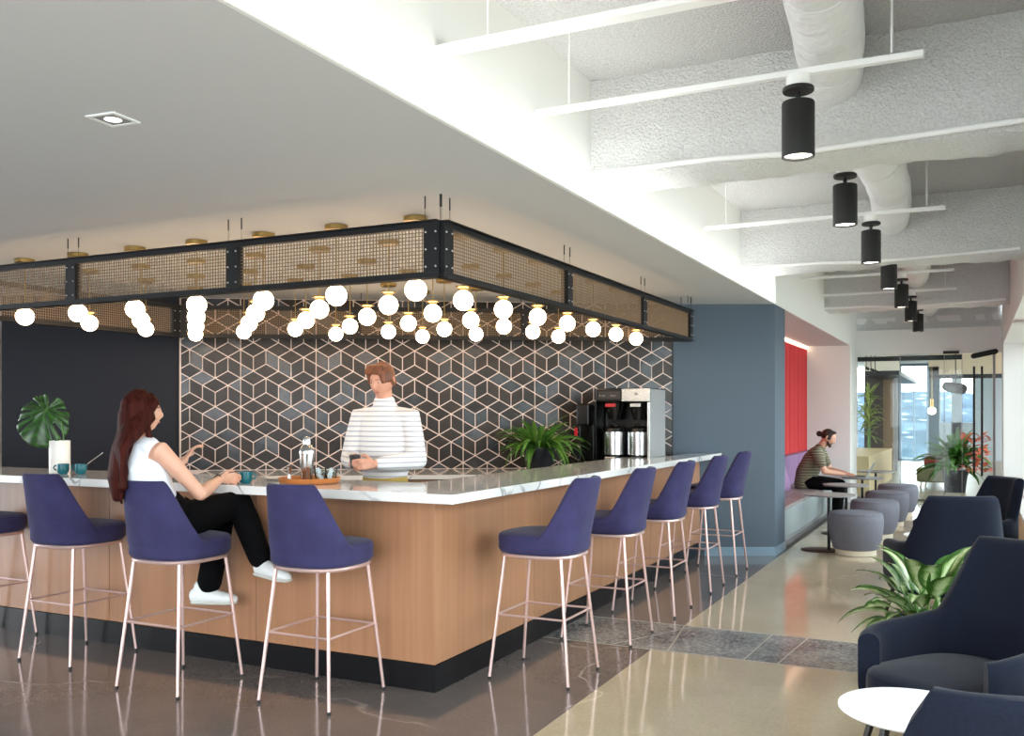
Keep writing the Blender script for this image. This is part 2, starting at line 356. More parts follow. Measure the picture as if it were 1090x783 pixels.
# floor: dark zone under the lowered ceiling, tan zone along the corridor, an old strip of exposed aggregate across
fm = MB()
def quad(x0, x1, y0, y1, mi): fm.add([(x0,y0,0),(x1,y0,0),(x1,y1,0),(x0,y1,0)], [(0,1,2,3)], mi)
BX = -1.82; s0, s1 = 5.68, 6.42
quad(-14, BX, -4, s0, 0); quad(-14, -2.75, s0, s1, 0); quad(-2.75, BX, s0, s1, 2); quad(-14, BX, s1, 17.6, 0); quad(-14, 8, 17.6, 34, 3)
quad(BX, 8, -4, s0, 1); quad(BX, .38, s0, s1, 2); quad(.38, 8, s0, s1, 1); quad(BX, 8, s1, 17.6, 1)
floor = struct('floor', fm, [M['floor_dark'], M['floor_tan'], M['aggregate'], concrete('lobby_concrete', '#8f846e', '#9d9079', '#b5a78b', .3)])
b = MB()
for y in (s0, s1): b.box(-2.75, .38, y - .006, y + .006, 0, .0012)
for x, sk in ((-2.75, 0), (-1.25, .03), (-1.05, .06), (-.45, -.02), (-2.1, .35), (-1.72, -.1)):
    b.add([(x, s0, .0012), (x+.012, s0, .0012), (x+.012+sk, s1, .0012), (x+sk, s1, .0012)], [(0,1,2,3)])
struct('trim_1', b, mat('saw_cut', '#a59c8d', .4))
# lowered ceiling over the bar, its upstand and the cove behind its edge
struct('ceiling', MB().box(-14, SX-.015, -2.5, 17.5, 2.62, 2.628), M['soffit'])
struct('trim_2', MB().box(SX-.015, SX, -2.5, 9.99, 2.62, 2.629).box(SX-.015, SX, 9.99, 17.5, 2.62, 2.629), M['trimwhite'])
struct('wall_bulkhead', MB().box(-2.26, -2.10, -2.5, 9.99, 2.628, 3.62).box(-2.26, SX, 9.99, 17.55, 2.63, 3.62), M['white'])
# corridor slab and beams, sprayed
def rough_slab(name, x0, x1, y0, y1, z, m, sub=.1, amp=.012, H=.1):
    nx, ny = max(1, int((x1-x0)/sub)), max(1, int((y1-y0)/sub)); v = []; f = []
    for j in range(ny+1):
        for i in range(nx+1):
            x = x0 + (x1-x0)*i/nx; y = y0 + (y1-y0)*j/ny
            v.append((x, y, z + amp*noise.noise(Vector((x*6, y*6, 0)))))
    for j in range(ny):
        for i in range(nx):
            a = j*(nx+1)+i; f.append((a, a+nx+1, a+nx+2, a+1))
    k = len(v); v += [(x0,y0,z+H),(x1,y0,z+H),(x1,y1,z+H),(x0,y1,z+H)]; f.append((k,k+1,k+2,k+3))
    mb = MB().add(v, f, 0, True); return struct(name, mb, m)
rough_slab('ceiling_slab', -2.12, 1.2, -2.5, 17.6, 3.50, M['spray'])
for n, y in enumerate((1.25, 5.35, 9.45, 13.55, 17.62)):
    mb = MB(); nx = 60; prof = [(0, 3.5), (0, 3.2), (.0, 2.98), (.03, 2.91), (.10, 2.90), (.30, 2.90), (.45, 2.905), (.5, 2.93), (.52, 3.0), (.52, 3.5)]
    rs = []
    for i in range(nx+1):
        x = -2.10 + (FX + 2.10)*i/nx
        rs.append([Vector((x, y + dy + .022*noise.noise(Vector((x*7, k*1.3, n))), z + (.022*noise.noise(Vector((x*7, k*1.7, n+5))) if z < 3.1 else 0))) for k, (dy, z) in enumerate(prof)])
    vs = [p for r_ in rs for p in r_]; K = len(prof)
    fs = [(i*K+j, (i+1)*K+j, (i+1)*K+j+1, i*K+j+1) for i in range(nx) for j in range(K-1)]
    mb.add(vs, fs, 0, True); struct('trim_%d' % (3 + n), mb, M['spray_edge'])
# header wall over the glass front
struct('wall_header', MB().box(-1.92, FX, 17.5, 17.62, 2.50, 2.93), M['white'])
# window wall on the right: fascia above, sill wall below, piers, glazing behind
struct('wall_right_head', MB().box(FX, 1.15, -2.5, 17.6, 2.58, 3.6), M['white'])
struct('wall_right_low', MB().box(FX + .03, 1.0, -4, 17.6, 0, .46), M['deskwood'])
struct('trim_9', MB().box(FX, 1.0, -4, 17.6, .46, .50), M['ceramic'], bevel=.004)
for n, (y0, y1) in enumerate(((-3.2, -2.7), (.4, .9), (4.4, 4.9), (8.4, 8.9), (12.4, 12.9), (16.6, 17.5))):
    struct('wall_pier_%d' % (n+1), MB().box(.60 if n < 5 else FX, 1.0, y0, y1, .5, 2.58), M['white'])
edges = [-2.7, .4, .9, 4.4, 4.9, 8.4, 8.9, 12.4, 12.9, 16.6]
for n in range(5):
    y0, y1 = edges[2*n], edges[2*n+1]
    b = MB().box(.86, .92, y0, y1, .5, .55).box(.86, .92, y0, y1, 2.53, 2.58).box(.86, .92, y0, y0+.05, .55, 2.53).box(.86, .92, y1-.05, y1, .55, 2.53).box(.86, .92, (y0+y1)/2-.025, (y0+y1)/2+.025, .55, 2.53)
    w = struct('window_%d' % (n+1), b, M['trimwhite'])
    MB().box(.885, .891, y0+.05, y1-.05, .55, 2.53).build('window_pane', M['pane'], w)
# back wall of the bar bay: tiled in the middle, charcoal to the left, slate blue to the right
WL, WR = Vector((-7.02, 6.85, 0)), Vector((-2.82, 9.53, 0))
wd = (WR - WL).normalized(); wn = Vector((wd.y, -wd.x, 0))
def wallslab(mb, a, b_, z0, z1, t0, t1, mi=0):
    p = [a + wn*t0, b_ + wn*t0, b_ + wn*t1, a + wn*t1]; mb.prism([(q.x, q.y) for q in p], z0, z1, mi)
mb = MB(); wallslab(mb, WL, WR, 0, 2.62, -.15, 0); struct('wall_tiled', mb, M['grout'])
mb = MB(); L = (WR - WL).length; w_, s_ = .1225, .1415; g = .0052
def clipx(poly, x0, x1, z0, z1):
    for ax, lim, sgn in ((0, x0, 1), (0, x1, -1), (1, z0, 1), (1, z1, -1)):
        out = []
        for i in range(len(poly)):
            p, q = poly[i-1], poly[i]; dp, dq = (p[ax]-lim)*sgn, (q[ax]-lim)*sgn
            if (dp >= 0) != (dq >= 0): t = dp/(dp-dq); out.append((p[0]+(q[0]-p[0])*t, p[1]+(q[1]-p[1])*t))
            if dq >= 0: out.append(q)
        poly = out
        if len(poly) < 3: return None
    return poly
def tile(poly):
    cx = sum(p[0] for p in poly)/len(poly); cy = sum(p[1] for p in poly)/len(poly)
    n = len(poly); area = sum(poly[i-1][0]*poly[i][1]-poly[i][0]*poly[i-1][1] for i in range(n))
    if area < 0: poly = poly[::-1]
    ins = []
    for i in range(n):    # inset by g for the grout joint
        p0, p1, p2 = Vector(poly[i-1]), Vector(poly[i]), Vector(poly[(i+1) % n])
        d1, d2 = (p1-p0).normalized(), (p2-p1).normalized(); n1, n2 = Vector((-d1.y, d1.x)), Vector((-d2.y, d2.x))
        bis = (n1+n2); den = 1 + n1.dot(n2)
        ins.append(p1 + bis*(g/max(den, .15)))
    pl = clipx([(p.x, p.y) for p in ins], .02, L-.01, .925, 2.615)
    if not pl: return
    n = len(pl); tilt = Vector((random.uniform(-.012,.012), random.uniform(-.012,.012)))
    def P3(x, z, t):
        q = WL + wd*x + wn*t; return (q.x, q.y, z)
    vs = [P3(x, z, .0005) for x, z in pl] + [P3(x, z, .006 + tilt.x*(x-cx) + tilt.y*(z-cy)) for x, z in pl]
    mi = random.choices((0,1,2,3), (4,4,2,1))[0]
    mb.add(vs, [tuple(range(n, 2*n))] + [(i, (i+1) % n, n+(i+1) % n, n+i) for i in range(n)], mi)
offs = [None, 0, -.5, 0, .5, 0]; ncol = int(L/w_) + 3
for c in range(-1, ncol):
    k = (c + 1) % 6; x = (c - .35)*w_ + .02
    kn = (k + 1) % 6
    for r_ in range(-1, 10):
        def V(dx, dt): return (x + dx*w_, 2.75 - (2*r_ + dt)*s_)
        if k: o_ = offs[k]; tile([V(0,o_), V(1,o_+.5), V(0,o_+1), V(-1,o_+.5)])
        if k and kn:
            a, b2 = offs[k], offs[kn]
            if b2 < a: tile([V(0,a+1), V(1,b2+1), V(1,b2+2), V(0,a+2)])
            else: tile([V(0,a+1), V(1,b2+1), V(1,b2+2), V(0,a+2)])
        elif k == 5: tile([V(0,1), V(1,.5), V(1,1.5)]); tile([V(0,1), V(1,1.5), V(1,2.5), V(0,2)])
        elif k == 0: tile([V(0,.5), V(1,1), V(1,2), V(0,1.5)]); tile([V(0,1.5), V(1,2), V(0,2.5)])
tl = struct('wall_tiles', mb, M['tile'])
DL = WL - wd*1.66
mb = MB(); wallslab(mb, DL, WL - wd*.012, 0, 2.62, -.15, -.004); struct('wall_charcoal', mb, M['charcoal'])
mb = MB(); wallslab(mb, WL - wd*.012, WL, .0, 2.62, -.1, .012); wallslab(mb, WR - wd*.01, WR, 0, 2.62, -.1, .008); struct('trim_10', mb, M['blacksteel'])
BR = Vector((-1.866, 10.0, 0))
struct('wall_slate', MB().prism([(WR.x, WR.y), (BR.x, BR.y), (BR.x, 10.58), (-2.6, 10.58), (-3.4, 9.7)], 0, 2.62), M['slate'])
struct('baseboard_slate', MB().prism([(-2.52, 9.652), (BR.x-.003, BR.y-.012), (BR.x+.012, BR.y-.004), (BR.x+.012, 10.58), (BR.x+.001, 10.58), (BR.x, BR.y), (-2.52, 9.665)], 0, .09), mat('base_blue', '#7c93a4', .35))
# seating niche
struct('wall_niche_back', MB().box(-2.75, -2.62, 10.58, 16.6, 0, 2.62), M['white'])
struct('wall_niche_end', MB().box(-2.75, SX, 16.58, 17.55, 0, 2.62), M['white'])
tag(MB().box(-2.585, -2.55, 10.6, 16.56, 2.59, 2.612).build('light_strip', mat('led_warm', '#ffe2c0', .5, emit='#ffe3c4', estr=6)), 'warm recessed light strip along the top of the red fluted panels', 'light')
struct('baseboard_niche', MB().box(SX, SX+.012, 16.58, 17.5, 0, .1), M['trimwhite'])
# red fluted panels
rp = thing('fluted_panel', 'tall red fluted wall panels behind the niche bench', 'wall panel', (-2.612, 10.6, 0))
y = 0; k = 0
widths = [.16, .10, .22, .08, .13]
while y < 5.9:
    w = widths[k % 5]; w = min(w, 5.93 - y); n = 8
    pts = [(0, y), (0, y+w)] ; arc = [(.015 + .055*math.sin(math.pi*i/n), y + w - w*i/n) for i in range(n+1)]
    MB().prism([(0, y)] + [(0, y+w)] + arc, .86, 2.56).build('panel_flute', M['red'], rp); y += w + .012; k += 1
# far left wall seen past the charcoal wall
struct('wall_left', MB().box(-13.2, -13, 6, 14, 0, 2.62), mat('beige_paint', '#c9bfae', .7))
struct('wall_light_block', MB().box(-14, -4.8, -2.62, -2.5, 0, 2.62), M['white'])  # unseen wall behind the camera, added to cut daylight on the bar front
# cove light hidden behind the edge of the lowered ceiling
tag(MB().box(-2.08, -1.93, -3.9, 9.95, 2.642, 2.652).build('cove_light', mat('led_white', '#ffffff', .5, emit='#fdfeff', estr=8)), 'hidden white light strip in the cove above the bar ceiling edge', 'light')
# ================================================================== LOBBY beyond the glass
struct('ceiling_lobby', MB().box(-9, 8, 17.62, 34, 3.05, 3.15), M['white'])
LY = 32.0
xw = [at(px, 440, LY).x for px in (913, 920, 951, 957.5, 988.5, 1000)]
struct('wall_lobby_back', MB().box(-6.2, at(905, 440, LY).x, LY, LY+.2, 0, 3.05).box(at(951,0,LY).x, xw[3], LY, LY+.2, 0, 3.05).box(xw[3], xw[4], LY, LY+.2, 2.98, 3.05), M['slate'])
wf = MB().box(xw[3], xw[4], LY, LY+.08, 0, .08).box(xw[3], xw[3]+.06, LY, LY+.08, 0, 3.0).box(xw[4]-.06, xw[4], LY, LY+.08, 0, 3.0).box(at(973,0,LY).x-.02, at(973,0,LY).x+.02, LY, LY+.08, 0, 3.0)
wo = struct('window_6', wf, mat('win_blue', '#9fb9cf', .4)); MB().box(xw[3], xw[4], LY+.03, LY+.04, .08, 3).build('window_pane', M['pane'], wo)
YB = 27.0
struct('wall_lobby_panel', MB().box(at(920,0,YB).x, at(940,0,YB).x, YB, YB+.3, 0, 2.62), M['umber'])
struct('wall_lobby_tan', MB().box(at(940,0,YB).x, at(950.5,0,YB).x, YB-.02, YB+.3, 0, 2.62), M['tan'])
struct('ceiling_lobby_drop', MB().box(at(920,0,24).x, at(957,0,24).x, 24, 31.9, 2.40, 2.50), M['potdark'])
struct('wall_lobby_cream', MB().box(at(920,0,24).x, at(957,0,24).x, 24, 24.2, 2.50, 3.05), mat('cream_paint', '#dcd4c6', .7))
struct('wall_lobby_column', MB().box(at(951.5,0,26).x, at(955,0,26).x, 26, 26.2, 0, 3.05), M['alu'])
# meeting room glazing on the right part of the lobby
YR = 25.0
struct('wall_room_blue', MB().box(at(988.5,0,YR).x, at(999.5,0,YR).x, YR, YR+.2, 0, 2.62), mat('dark_teal', '#3b5766', .5))
struct('wall_room_head', MB().box(at(988.5,0,YR).x, 7, YR-.05, YR+.05, 2.32, 2.42), M['potdark'])
struct('wall_room_cream', MB().box(at(988.5,0,YR).x, 3.2, YR, YR+.1, 2.42, 3.05), mat('cream_warm', '#dccbb0', .7))
struct('wall_room_back', MB().box(at(999.5,0,33).x, at(1001,0,33).x, 33, 33.2, 0, 3.05).box(at(1013,0,33).x, at(1023.5,0,33).x, 33, 33.2, 0, 3.05).box(at(1001,0,33).x, 8, 33, 33.2, 0, 1.2).box(at(1036,0,33).x, 8, 33, 33.2, 1.2, 3.05).box(at(1001,0,33).x, 8, 33, 33.2, 2.95, 3.05), mat('room_grey', '#a9b3b8', .7))
struct('wall_lobby_right', MB().box(3.4, 3.5, 21.5, 25, 0, 3.05), mat('dusk_blue', '#5a6573', .6))
# window glass of the lobby's left end with trees outside
struct('wall_lobby_nook', MB().box(at(899,0,24).x, at(912,0,24).x, 24, 24.2, 0, 3.05), M['white'])
# glass front across the corridor
GY = 17.52
x0, x1, x2, x3, x4 = SX+.01, at(958,0,GY).x, at(1005,0,GY).x, at(1024,0,GY).x, at(1056,0,GY).x
for k, (a, c) in enumerate(((x0, x1), (x1+.006, x2), (x2+.006, x3))):
    f = MB().box(a, c, GY, GY+.05, 0, .02)
    o = struct('window_%d' % (7+k), f, M['alu']); MB().box(a, c-.004, GY+.02, GY+.03, .02, 2.50).build('window_pane', M['pane'], o)
    MB().box(c-.004, c+.006, GY+.018, GY+.032, .02, 2.5).build('window_joint', M['alu'], o)
struct('trim_11', MB().box(x0, at(1024,0,GY).x, GY+.06, GY+.12, at(960,383.5,GY).z, at(960,378.5,GY).z), M['potdark'])
struct('trim_12', MB().box(at(1004,0,GY).x, at(1021,0,GY).x, GY-.05, GY+.01, at(1010,376.5,GY).z, at(1010,373.5,GY).z), M['black'])
dr = thing('glass_door', 'tall frameless glass door with long dark vertical pull bars', 'door', (x4, GY, 0), R(8)); dr['kind'] = 'structure'; del dr['category']; del dr['label']; dr.name = 'door_1'
wdt = x4 - x3 - .02
MB().box(-wdt, 0, -.006, .006, .015, 2.47).build('door_pane', M['pane'], dr)
hx = at(1036, 0, GY).x - x4; hx2 = at(1044.5, 0, GY).x - x4
zt, zb = at(1036, 390, GY).z, at(1036, 506, GY).z
for hh in (hx, hx2):
    q = MB().cyl((hh, -.06, zb), (hh, -.06, zt), .018, n=10); q.cyl((hh, -.06, zt-.16), (hh, 0, zt-.16), .012, n=8); q.cyl((hh, -.06, zb+.16), (hh, 0, zb+.16), .012, n=8)
    q.build('door_handle', M['black'], dr)
MB().tube([(hx, -.06, zt-.16), (hx2, -.06, zt-.16)], [.008], 8).build('handle_tie', M['black'], dr)
MB().box(-wdt-.0, .0, -.03, .03, 0, .05).build('bottom_rail', M['alu'], dr)
a_, b_ = at(1036, 379, GY), at(1059, 374, GY)
MB().tube([(a_.x-x4, -.04, a_.z), (b_.x-x4, -.04, b_.z)], [.045], 10).build('door_closer', M['black'], dr)
struct('trim_13', MB().box(x4+.01, x4+.05, GY-.03, GY+.05, 0, 2.5), M['alu'])
# outdoor view
mb = MB(); nx, ny = 70, 30; v = []; f = []
for j in range(ny+1):
    for i in range(nx+1):
        x = -700 + 1500*i/nx; y = 90 + 900*j/ny; t = j/ny
        h = -55 + 75*max(0, (t-.35)/.65)**1.1 + 14*t*noise.noise(Vector((x*.006, y*.006, 1))) + 5*noise.noise(Vector((x*.02, y*.02, 4)))
        v.append((x, y, h))
for j in range(ny):
    for i in range(nx): a = j*(nx+1)+i; f.append((a, a+1, a+nx+2, a+nx+1))
hm = mat('hazy_hills', '#8fb0c8', 1, spec=0); nt, b, N = nodes(hm); tc = N('ShaderNodeTexCoord'); vo = N('ShaderNodeTexVoronoi'); vo.inputs['Scale'].default_value = .06; nt.links.new(tc.outputs['Object'], vo.inputs['Vector'])
n = N('ShaderNodeTexNoise'); n.inputs['Scale'].default_value = .012; nt.links.new(tc.outputs['Object'], n.inputs['Vector']); rr = ramp(nt, [(.4, '#3d4850'), (.55, '#4f5c66')]); nt.links.new(n.outputs['Fac'], rr.inputs[0])
r2 = ramp(nt, [(.18, 1.0), (.3, 0.0)]); nt.links.new(vo.outputs['Distance'], r2.inputs[0]); mm = N('ShaderNodeMixRGB'); mm.inputs[2].default_value = lin('#7c8c98'); nt.links.new(r2.outputs[0], mm.inputs[0]); nt.links.new(rr.outputs[0], mm.inputs[1]); nt.links.new(mm.outputs[0], b.inputs['Base Color'])
mb.add(v, f, 0, True); struct('ground_hills', mb, hm)
# ------------------------------------------------------------------ light
w = bpy.data.worlds.new('world'); scene.world = w; w.use_nodes = True; nt = w.node_tree; bg = nt.nodes['Background']
tc = nt.nodes.new('ShaderNodeTexCoord'); sx = nt.nodes.new('ShaderNodeSeparateXYZ'); nt.links.new(tc.outputs['Generated'], sx.inputs[0])
rp_ = ramp(nt, [(0.0, '#9aa2a8'), (.47, '#b9c2c8'), (.52, '#f3f7fa'), (1, '#cfe0f2')])
mr = nt.nodes.new('ShaderNodeMapRange'); mr.inputs[1].default_value = -1; mr.inputs[2].default_value = 1; nt.links.new(sx.outputs['Z'], mr.inputs[0]); nt.links.new(mr.outputs[0], rp_.inputs[0]); nt.links.new(rp_.outputs[0], bg.inputs[0])
bg.inputs[1].default_value = 9.5
# ================================================================== BAR
cx0, cx1, cy0 = -2.36, -2.96, 4.12
def wy(x): return WR.y + (x - WR.x) * (BR.y - WR.y) / (BR.x - WR.x) if x > WR.x else WR.y + (x - WR.x) * wd.y / wd.x
bar = thing('bar_counter', 'maple panelled l-shaped bar base with black kick plate', 'bar counter', (-2.567, 4.29, 0))
def rel(mb): mb.v = [(x+2.567, y-4.29, z) for x, y, z in mb.v]; return mb
edgesx = [-2.567 - 1.22*k for k in range(6)]
for k in range(5):
    rel(MB().box(edgesx[k+1]+.002, edgesx[k]-(.002 if k else 0), 4.29, 4.33, .145, 1.018)).build('front_panel', M['barwood'], bar, bevel=.0015)
ys = [4.33, 5.55, 6.77, 7.99, 9.21, wy(-2.567)-.01]
for k in range(5):
    rel(MB().box(-2.607, -2.567, ys[k]+(.002 if k else 0), ys[k+1]-.002, .145, 1.018)).build('side_panel', M['barwood'], bar, bevel=.0015)
rel(MB().box(-9.0, -2.562, 4.285, 4.33, 0, .142).box(-2.61, -2.562, 4.33, wy(-2.567)-.01, 0, .142)).build('kick_plate', M['kick'], bar)
rel(MB().box(-9.0, -2.61, 4.33, 4.68, .02, 1.018).box(-2.9, -2.61, 4.68, 8.36, .02, 1.018).box(-2.66, -2.61, 8.36, wy(-2.66)-.03, .02, 1.018)).build('carcass', M['potdark'], bar)
ct = MB().prism([(-9.0, cy0), (cx0, cy0), (cx0, wy(cx0)-.012), (-2.66, wy(-2.66)-.012), (-2.66, 8.38), (cx1, 8.38), (cx1, cy0+.65), (-9.0, cy0+.65)], 1.02, 1.07).build('countertop', M['marble'], bevel=.003)
tag(ct, 'white veined marble worktop of the l-shaped bar', 'countertop')
# back counter
q = [WL + wd*.25, WR - wd*.02]
pb = lambda a, d, t: (a + wd*d + wn*t)
mb = MB(); A = WL + wd*.3; B = WR - wd*.3
F0 = A + wn*.95; poly = [A + wn*.012, Vector((WR.x, WR.y-.02, 0)), Vector((-2.69, wy(-2.69)-.05, 0)), Vector((-2.69, 8.385, 0)), Vector((-2.97, 8.385, 0)), Vector((-2.97, F0.y + (-2.97-F0.x)*wd.y/wd.x, 0)), F0]
bc = thing('back_counter', 'low back counter with white edge along the tiled wall', 'counter', (A.x, A.y, 0))
sh = lambda mb: (setattr(mb, 'v', [(x-A.x, y-A.y, z) for x, y, z in mb.v]), mb)[1]
sh(MB().prism([(p.x, p.y) for p in poly], .88, .92)).build('countertop', M['marble'], bc)
pc = [A + wn*.012, B + wn*.012, B + wn*.9, A + wn*.9]
n = 5; B = WR - wd*.85
for k in range(n):
    a = A + (B-A)*k/n; c = A + (B-A)*(k+1)/n - wd*.006
    p = [a + wn*.02, c + wn*.02, c + wn*.9, a + wn*.9]
    d = sh(MB().prism([(z.x, z.y) for z in p], .08, .878)).build('cabinet_body', M['potdark'], bc)
    p = [a + wn*.902 + wd*.004, c + wn*.902 - wd*.004, c + wn*.92 - wd*.004, a + wn*.92 + wd*.004]
    d = sh(MB().prism([(z.x, z.y) for z in p], .09, .87)).build('door', M['barwood'], bc)
# ------------------------------------------------------------------ hanging mesh frame
FXR, FXL, FY, FZ0, FZ1 = -2.49, -6.62, 4.22, 2.185, 2.485
fb = lambda x: 9.03 + (x + 2.47)*.62
fr = thing('hanging_frame', 'black steel frame with brass wire mesh hung over the bar', 'ceiling frame', (FXR, FY, FZ0))
def frame_side(p, q, posts, inset=.02):
    p, q = Vector(p), Vector(q); d = (q-p).normalized(); nn = Vector((-d.y, d.x)); L_ = (q-p).length
    ang = math.atan2(d.y, d.x); T = Matrix.Translation((p.x-FXR, p.y-FY, -FZ0)) @ Matrix.Rotation(ang, 4, 'Z')
    for nm, z0, z1 in (('top_rail', FZ1-.035, FZ1), ('bottom_rail', FZ0, FZ0+.035)):
        MB().box(-.0, L_+.0, -.02, .02, z0, z1, 0, T).build(nm, M['blacksteel'], fr)
        MB().box(0, L_, -.045, -.012, z1-.006 if nm[0]=='t' else z0, z1 if nm[0]=='t' else z0+.006, 0, T).build('rail_flange', M['blacksteel'], fr)
    for s in posts:
        pt = MB().box(s-.045, s+.045, -.024, .024, FZ0+.03, FZ1-.03, 0, T).build('post', M['blacksteel'], fr)
        bo = MB()
        for z in (FZ0+.06, (FZ0+FZ1)/2, FZ1-.06):
            for dx in (-.03, .03):
                for sy in (-.027, .027): bo.ball(T @ Vector((s+dx, sy, z)), .0055, 8)
        bo.build('bolt', M['bolt'], pt)
        for dx in (-.05, .05):
            h = MB(); h.cyl(T @ Vector((s+dx, 0, FZ1)), T @ Vector((s+dx, 0, 2.61)), .0012, n=5); h.cyl(T @ Vector((s+dx, 0, 2.555)), T @ Vector((s+dx, 0, 2.62)), .004, n=6)
            h.build('hanger_cable', M['black'], fr)
    st = .0205
    ps = sorted(posts); segs = [(ps[i]+.045, ps[i+1]-.045) for i in range(len(ps)-1)]
    for a, c in segs:
        m_ = MB(); n = int((c-a)/st)
        for i in range(1, n): x = a + (c-a)*i/n; m_.box(x-.0022, x+.0022, -.004, .0005, FZ0+.035, FZ1-.035, 0, T)
        for j in range(1, 12): z = FZ0+.035 + (FZ1-FZ0-.07)*j/12; m_.box(a, c, -.0005, .004, z-.0022, z+.0022, 0, T)
        m_.build('mesh_panel', M['mesh'], fr)
frame_side((FXL, FY), (FXR, FY), [.045, 1.365, 2.735, FXR-FXL-.045])
Lr = fb(FXR) - FY
frame_side((FXR, FY), (FXR, fb(FXR)), [.045, 1.69, 3.32, Lr-.045])
bl = math.hypot(FXR-FXL, fb(FXR)-fb(FXL))
frame_side((FXR, fb(FXR)), (FXL, fb(FXL)), [.045, bl/3, 2*bl/3, bl-.045])
Ll = fb(FXL) - FY
frame_side((FXL, fb(FXL)), (FXL, FY), [.045, Ll/2, Ll-.045])
# ------------------------------------------------------------------ globe pendants
def make_globe():
    t = thing('globe_pendant', 'x', 'pendant light')
    MB().lathe([(.066, 0), (.07, -.002), (.07, -.026), (.066, -.030), (.0, -.030)], (0,0,0), 24).build('canopy', M['brass'], t)
    MB().cyl((0,0,-.03), (0,0,-.335), .0035, n=8).build('rod', M['brass'], t)
    MB().lathe([(.0, -.333), (.05, -.335), (.052, -.341), (.03, -.350), (.024, -.362), (.0, -.362)], (0,0,0), 20).build('cap', M['brass'], t)
    MB().ball((0,0,-.424), .064, 24).build('globe', M['globe'], t)
    return t
gp = None
for i in range(7):
    for j in range(8):
        x, y = -2.905 - .565*i, 4.64 + .565*j
        if y > fb(x) - .12: continue
        row = ['nearest row along the front mesh'] + ['%s row back from the front mesh' % ordn(k) for k in range(1, 8)]
        col = 'beside the corridor-side mesh' if i == 0 else '%s in from the corridor-side mesh' % ordn(i)
        lab = 'lit globe pendant, %s, %s' % (row[j], col)
        if gp is None: gp = make_globe(); gp.location = (x, y, 2.62); gp['label'] = lab; gp['group'] = 'brass globe pendants inside the hanging frame'
        else: dup(gp, (x, y, 2.62), 0, lab)
# recessed downlight in the lowered ceiling
dl = thing('recessed_downlight', 'small square recessed downlight in the grey ceiling', 'ceiling light', (-2.99, 2.58, 2.62), R(5))
MB().box(-.07,.07,-.07,-.055,-.006,0).box(-.07,.07,.055,.07,-.006,0).box(-.07,-.055,-.055,.055,-.006,0).box(.055,.07,-.055,.055,-.006,0).build('trim_ring', M['trimwhite'], dl)
MB().box(-.055,.055,-.055,.055,-.003,-.001).build('reflector', M['alu'], dl)
MB().lathe([(0,-.0045),(.033,-.0045),(.033,-.0035),(0,-.0035)], (0,0,0), 20).build('lamp', mat('led_soft','#ffffff',.4,emit='#ffffff',estr=1.6), dl)
# ------------------------------------------------------------------ upholstered shells
def sup(a, b, n, phi):
    c, s = math.cos(phi), math.sin(phi)
    return math.copysign(abs(s)**(2/n), s)*a, math.copysign(abs(c)**(2/n), c)*b     # phi 0 = front (+y)
def shell(a, b, n, z0, zarm, zback, ph0, t1, t2, th, lean, taper, armdrop=0, N=56, inseat=.1, belly=.0):
    """wrap-around back: open at the front, arms low, back tall"""
    def H(ph):
        d = abs(math.degrees(ph) - 180)
        k = 1 if d < t1 else 0 if d > t2 else (lambda u: u*u*(3-2*u))((t2-d)/(t2-t1))
        am = zarm - armdrop*max(0, (d - t2))/(180 - math.degrees(ph0) - t2 + 1e-6)
        return am + (zback - am)*k
    def pos(ph, z, off):
        x, y = sup(a - off, b - off, n, ph)
        lo = min(1, (z - z0)/max(.001, .12)); s = .90 + .10*math.sin(lo*math.pi/2)
        x *= s; y *= s
        u = max(0, (z - zarm))/max(.01, zback - zarm)
        if y < 0 or True: x *= 1 - taper*u; y -= lean*u*(1 if y < 0 else .35)
        return Vector((x, y, z))
    secs = []
    for i in range(N+1):
        ph = ph0 + (2*math.pi - 2*ph0)*i/N; h = H(ph); K = 12; ring = []
        for k in range(K+1): z = z0 + (h - th*.5 - z0)*k/K; ring.append(pos(ph, z, 0))
        r = th/2
        for k in range(1, 6):
            t = math.pi*k/6; ring.append(pos(ph, h - r + r*math.sin(t), r - r*math.cos(t)))
        zi = z0 + inseat
        for k in range(K+1): z = h - r - (h - r - zi)*k/K; ring.append(pos(ph, z, th))
        ring.append(pos(ph, z0, th*1.2))
        secs.append(ring)
    mb = MB(); n_ = len(secs[0]); vs = [p for s in secs for p in s]
    fs = [(i*n_+j, i*n_+(j+1) % n_, (i+1)*n_+(j+1) % n_, (i+1)*n_+j) for i in range(N) for j in range(n_)]
    fs += [tuple(range(n_))[::-1], tuple(N*n_+j for j in range(n_))]
    return mb.add(vs, fs, 0, True)
def pad(a, b, n, z0, z1, crown=.015, r=.03, N=40, cx=0, cy=0):
    prof = [(.86, z0), (.955, z0+r*.35), (1, z0+r), (1, z1-r), (.985, z1-r*.4), (.94, z1-.004), (.8, z1+crown*.3), (.5, z1+crown*.8), (.2, z1+crown), (.02, z1+crown)]
    return MB().rings([[Vector((cx+sup(a*s, b*s, n, -2*math.pi*k/N)[0], cy+sup(a*s, b*s, n, -2*math.pi*k/N)[1], z)) for k in range(N)] for s, z in prof])
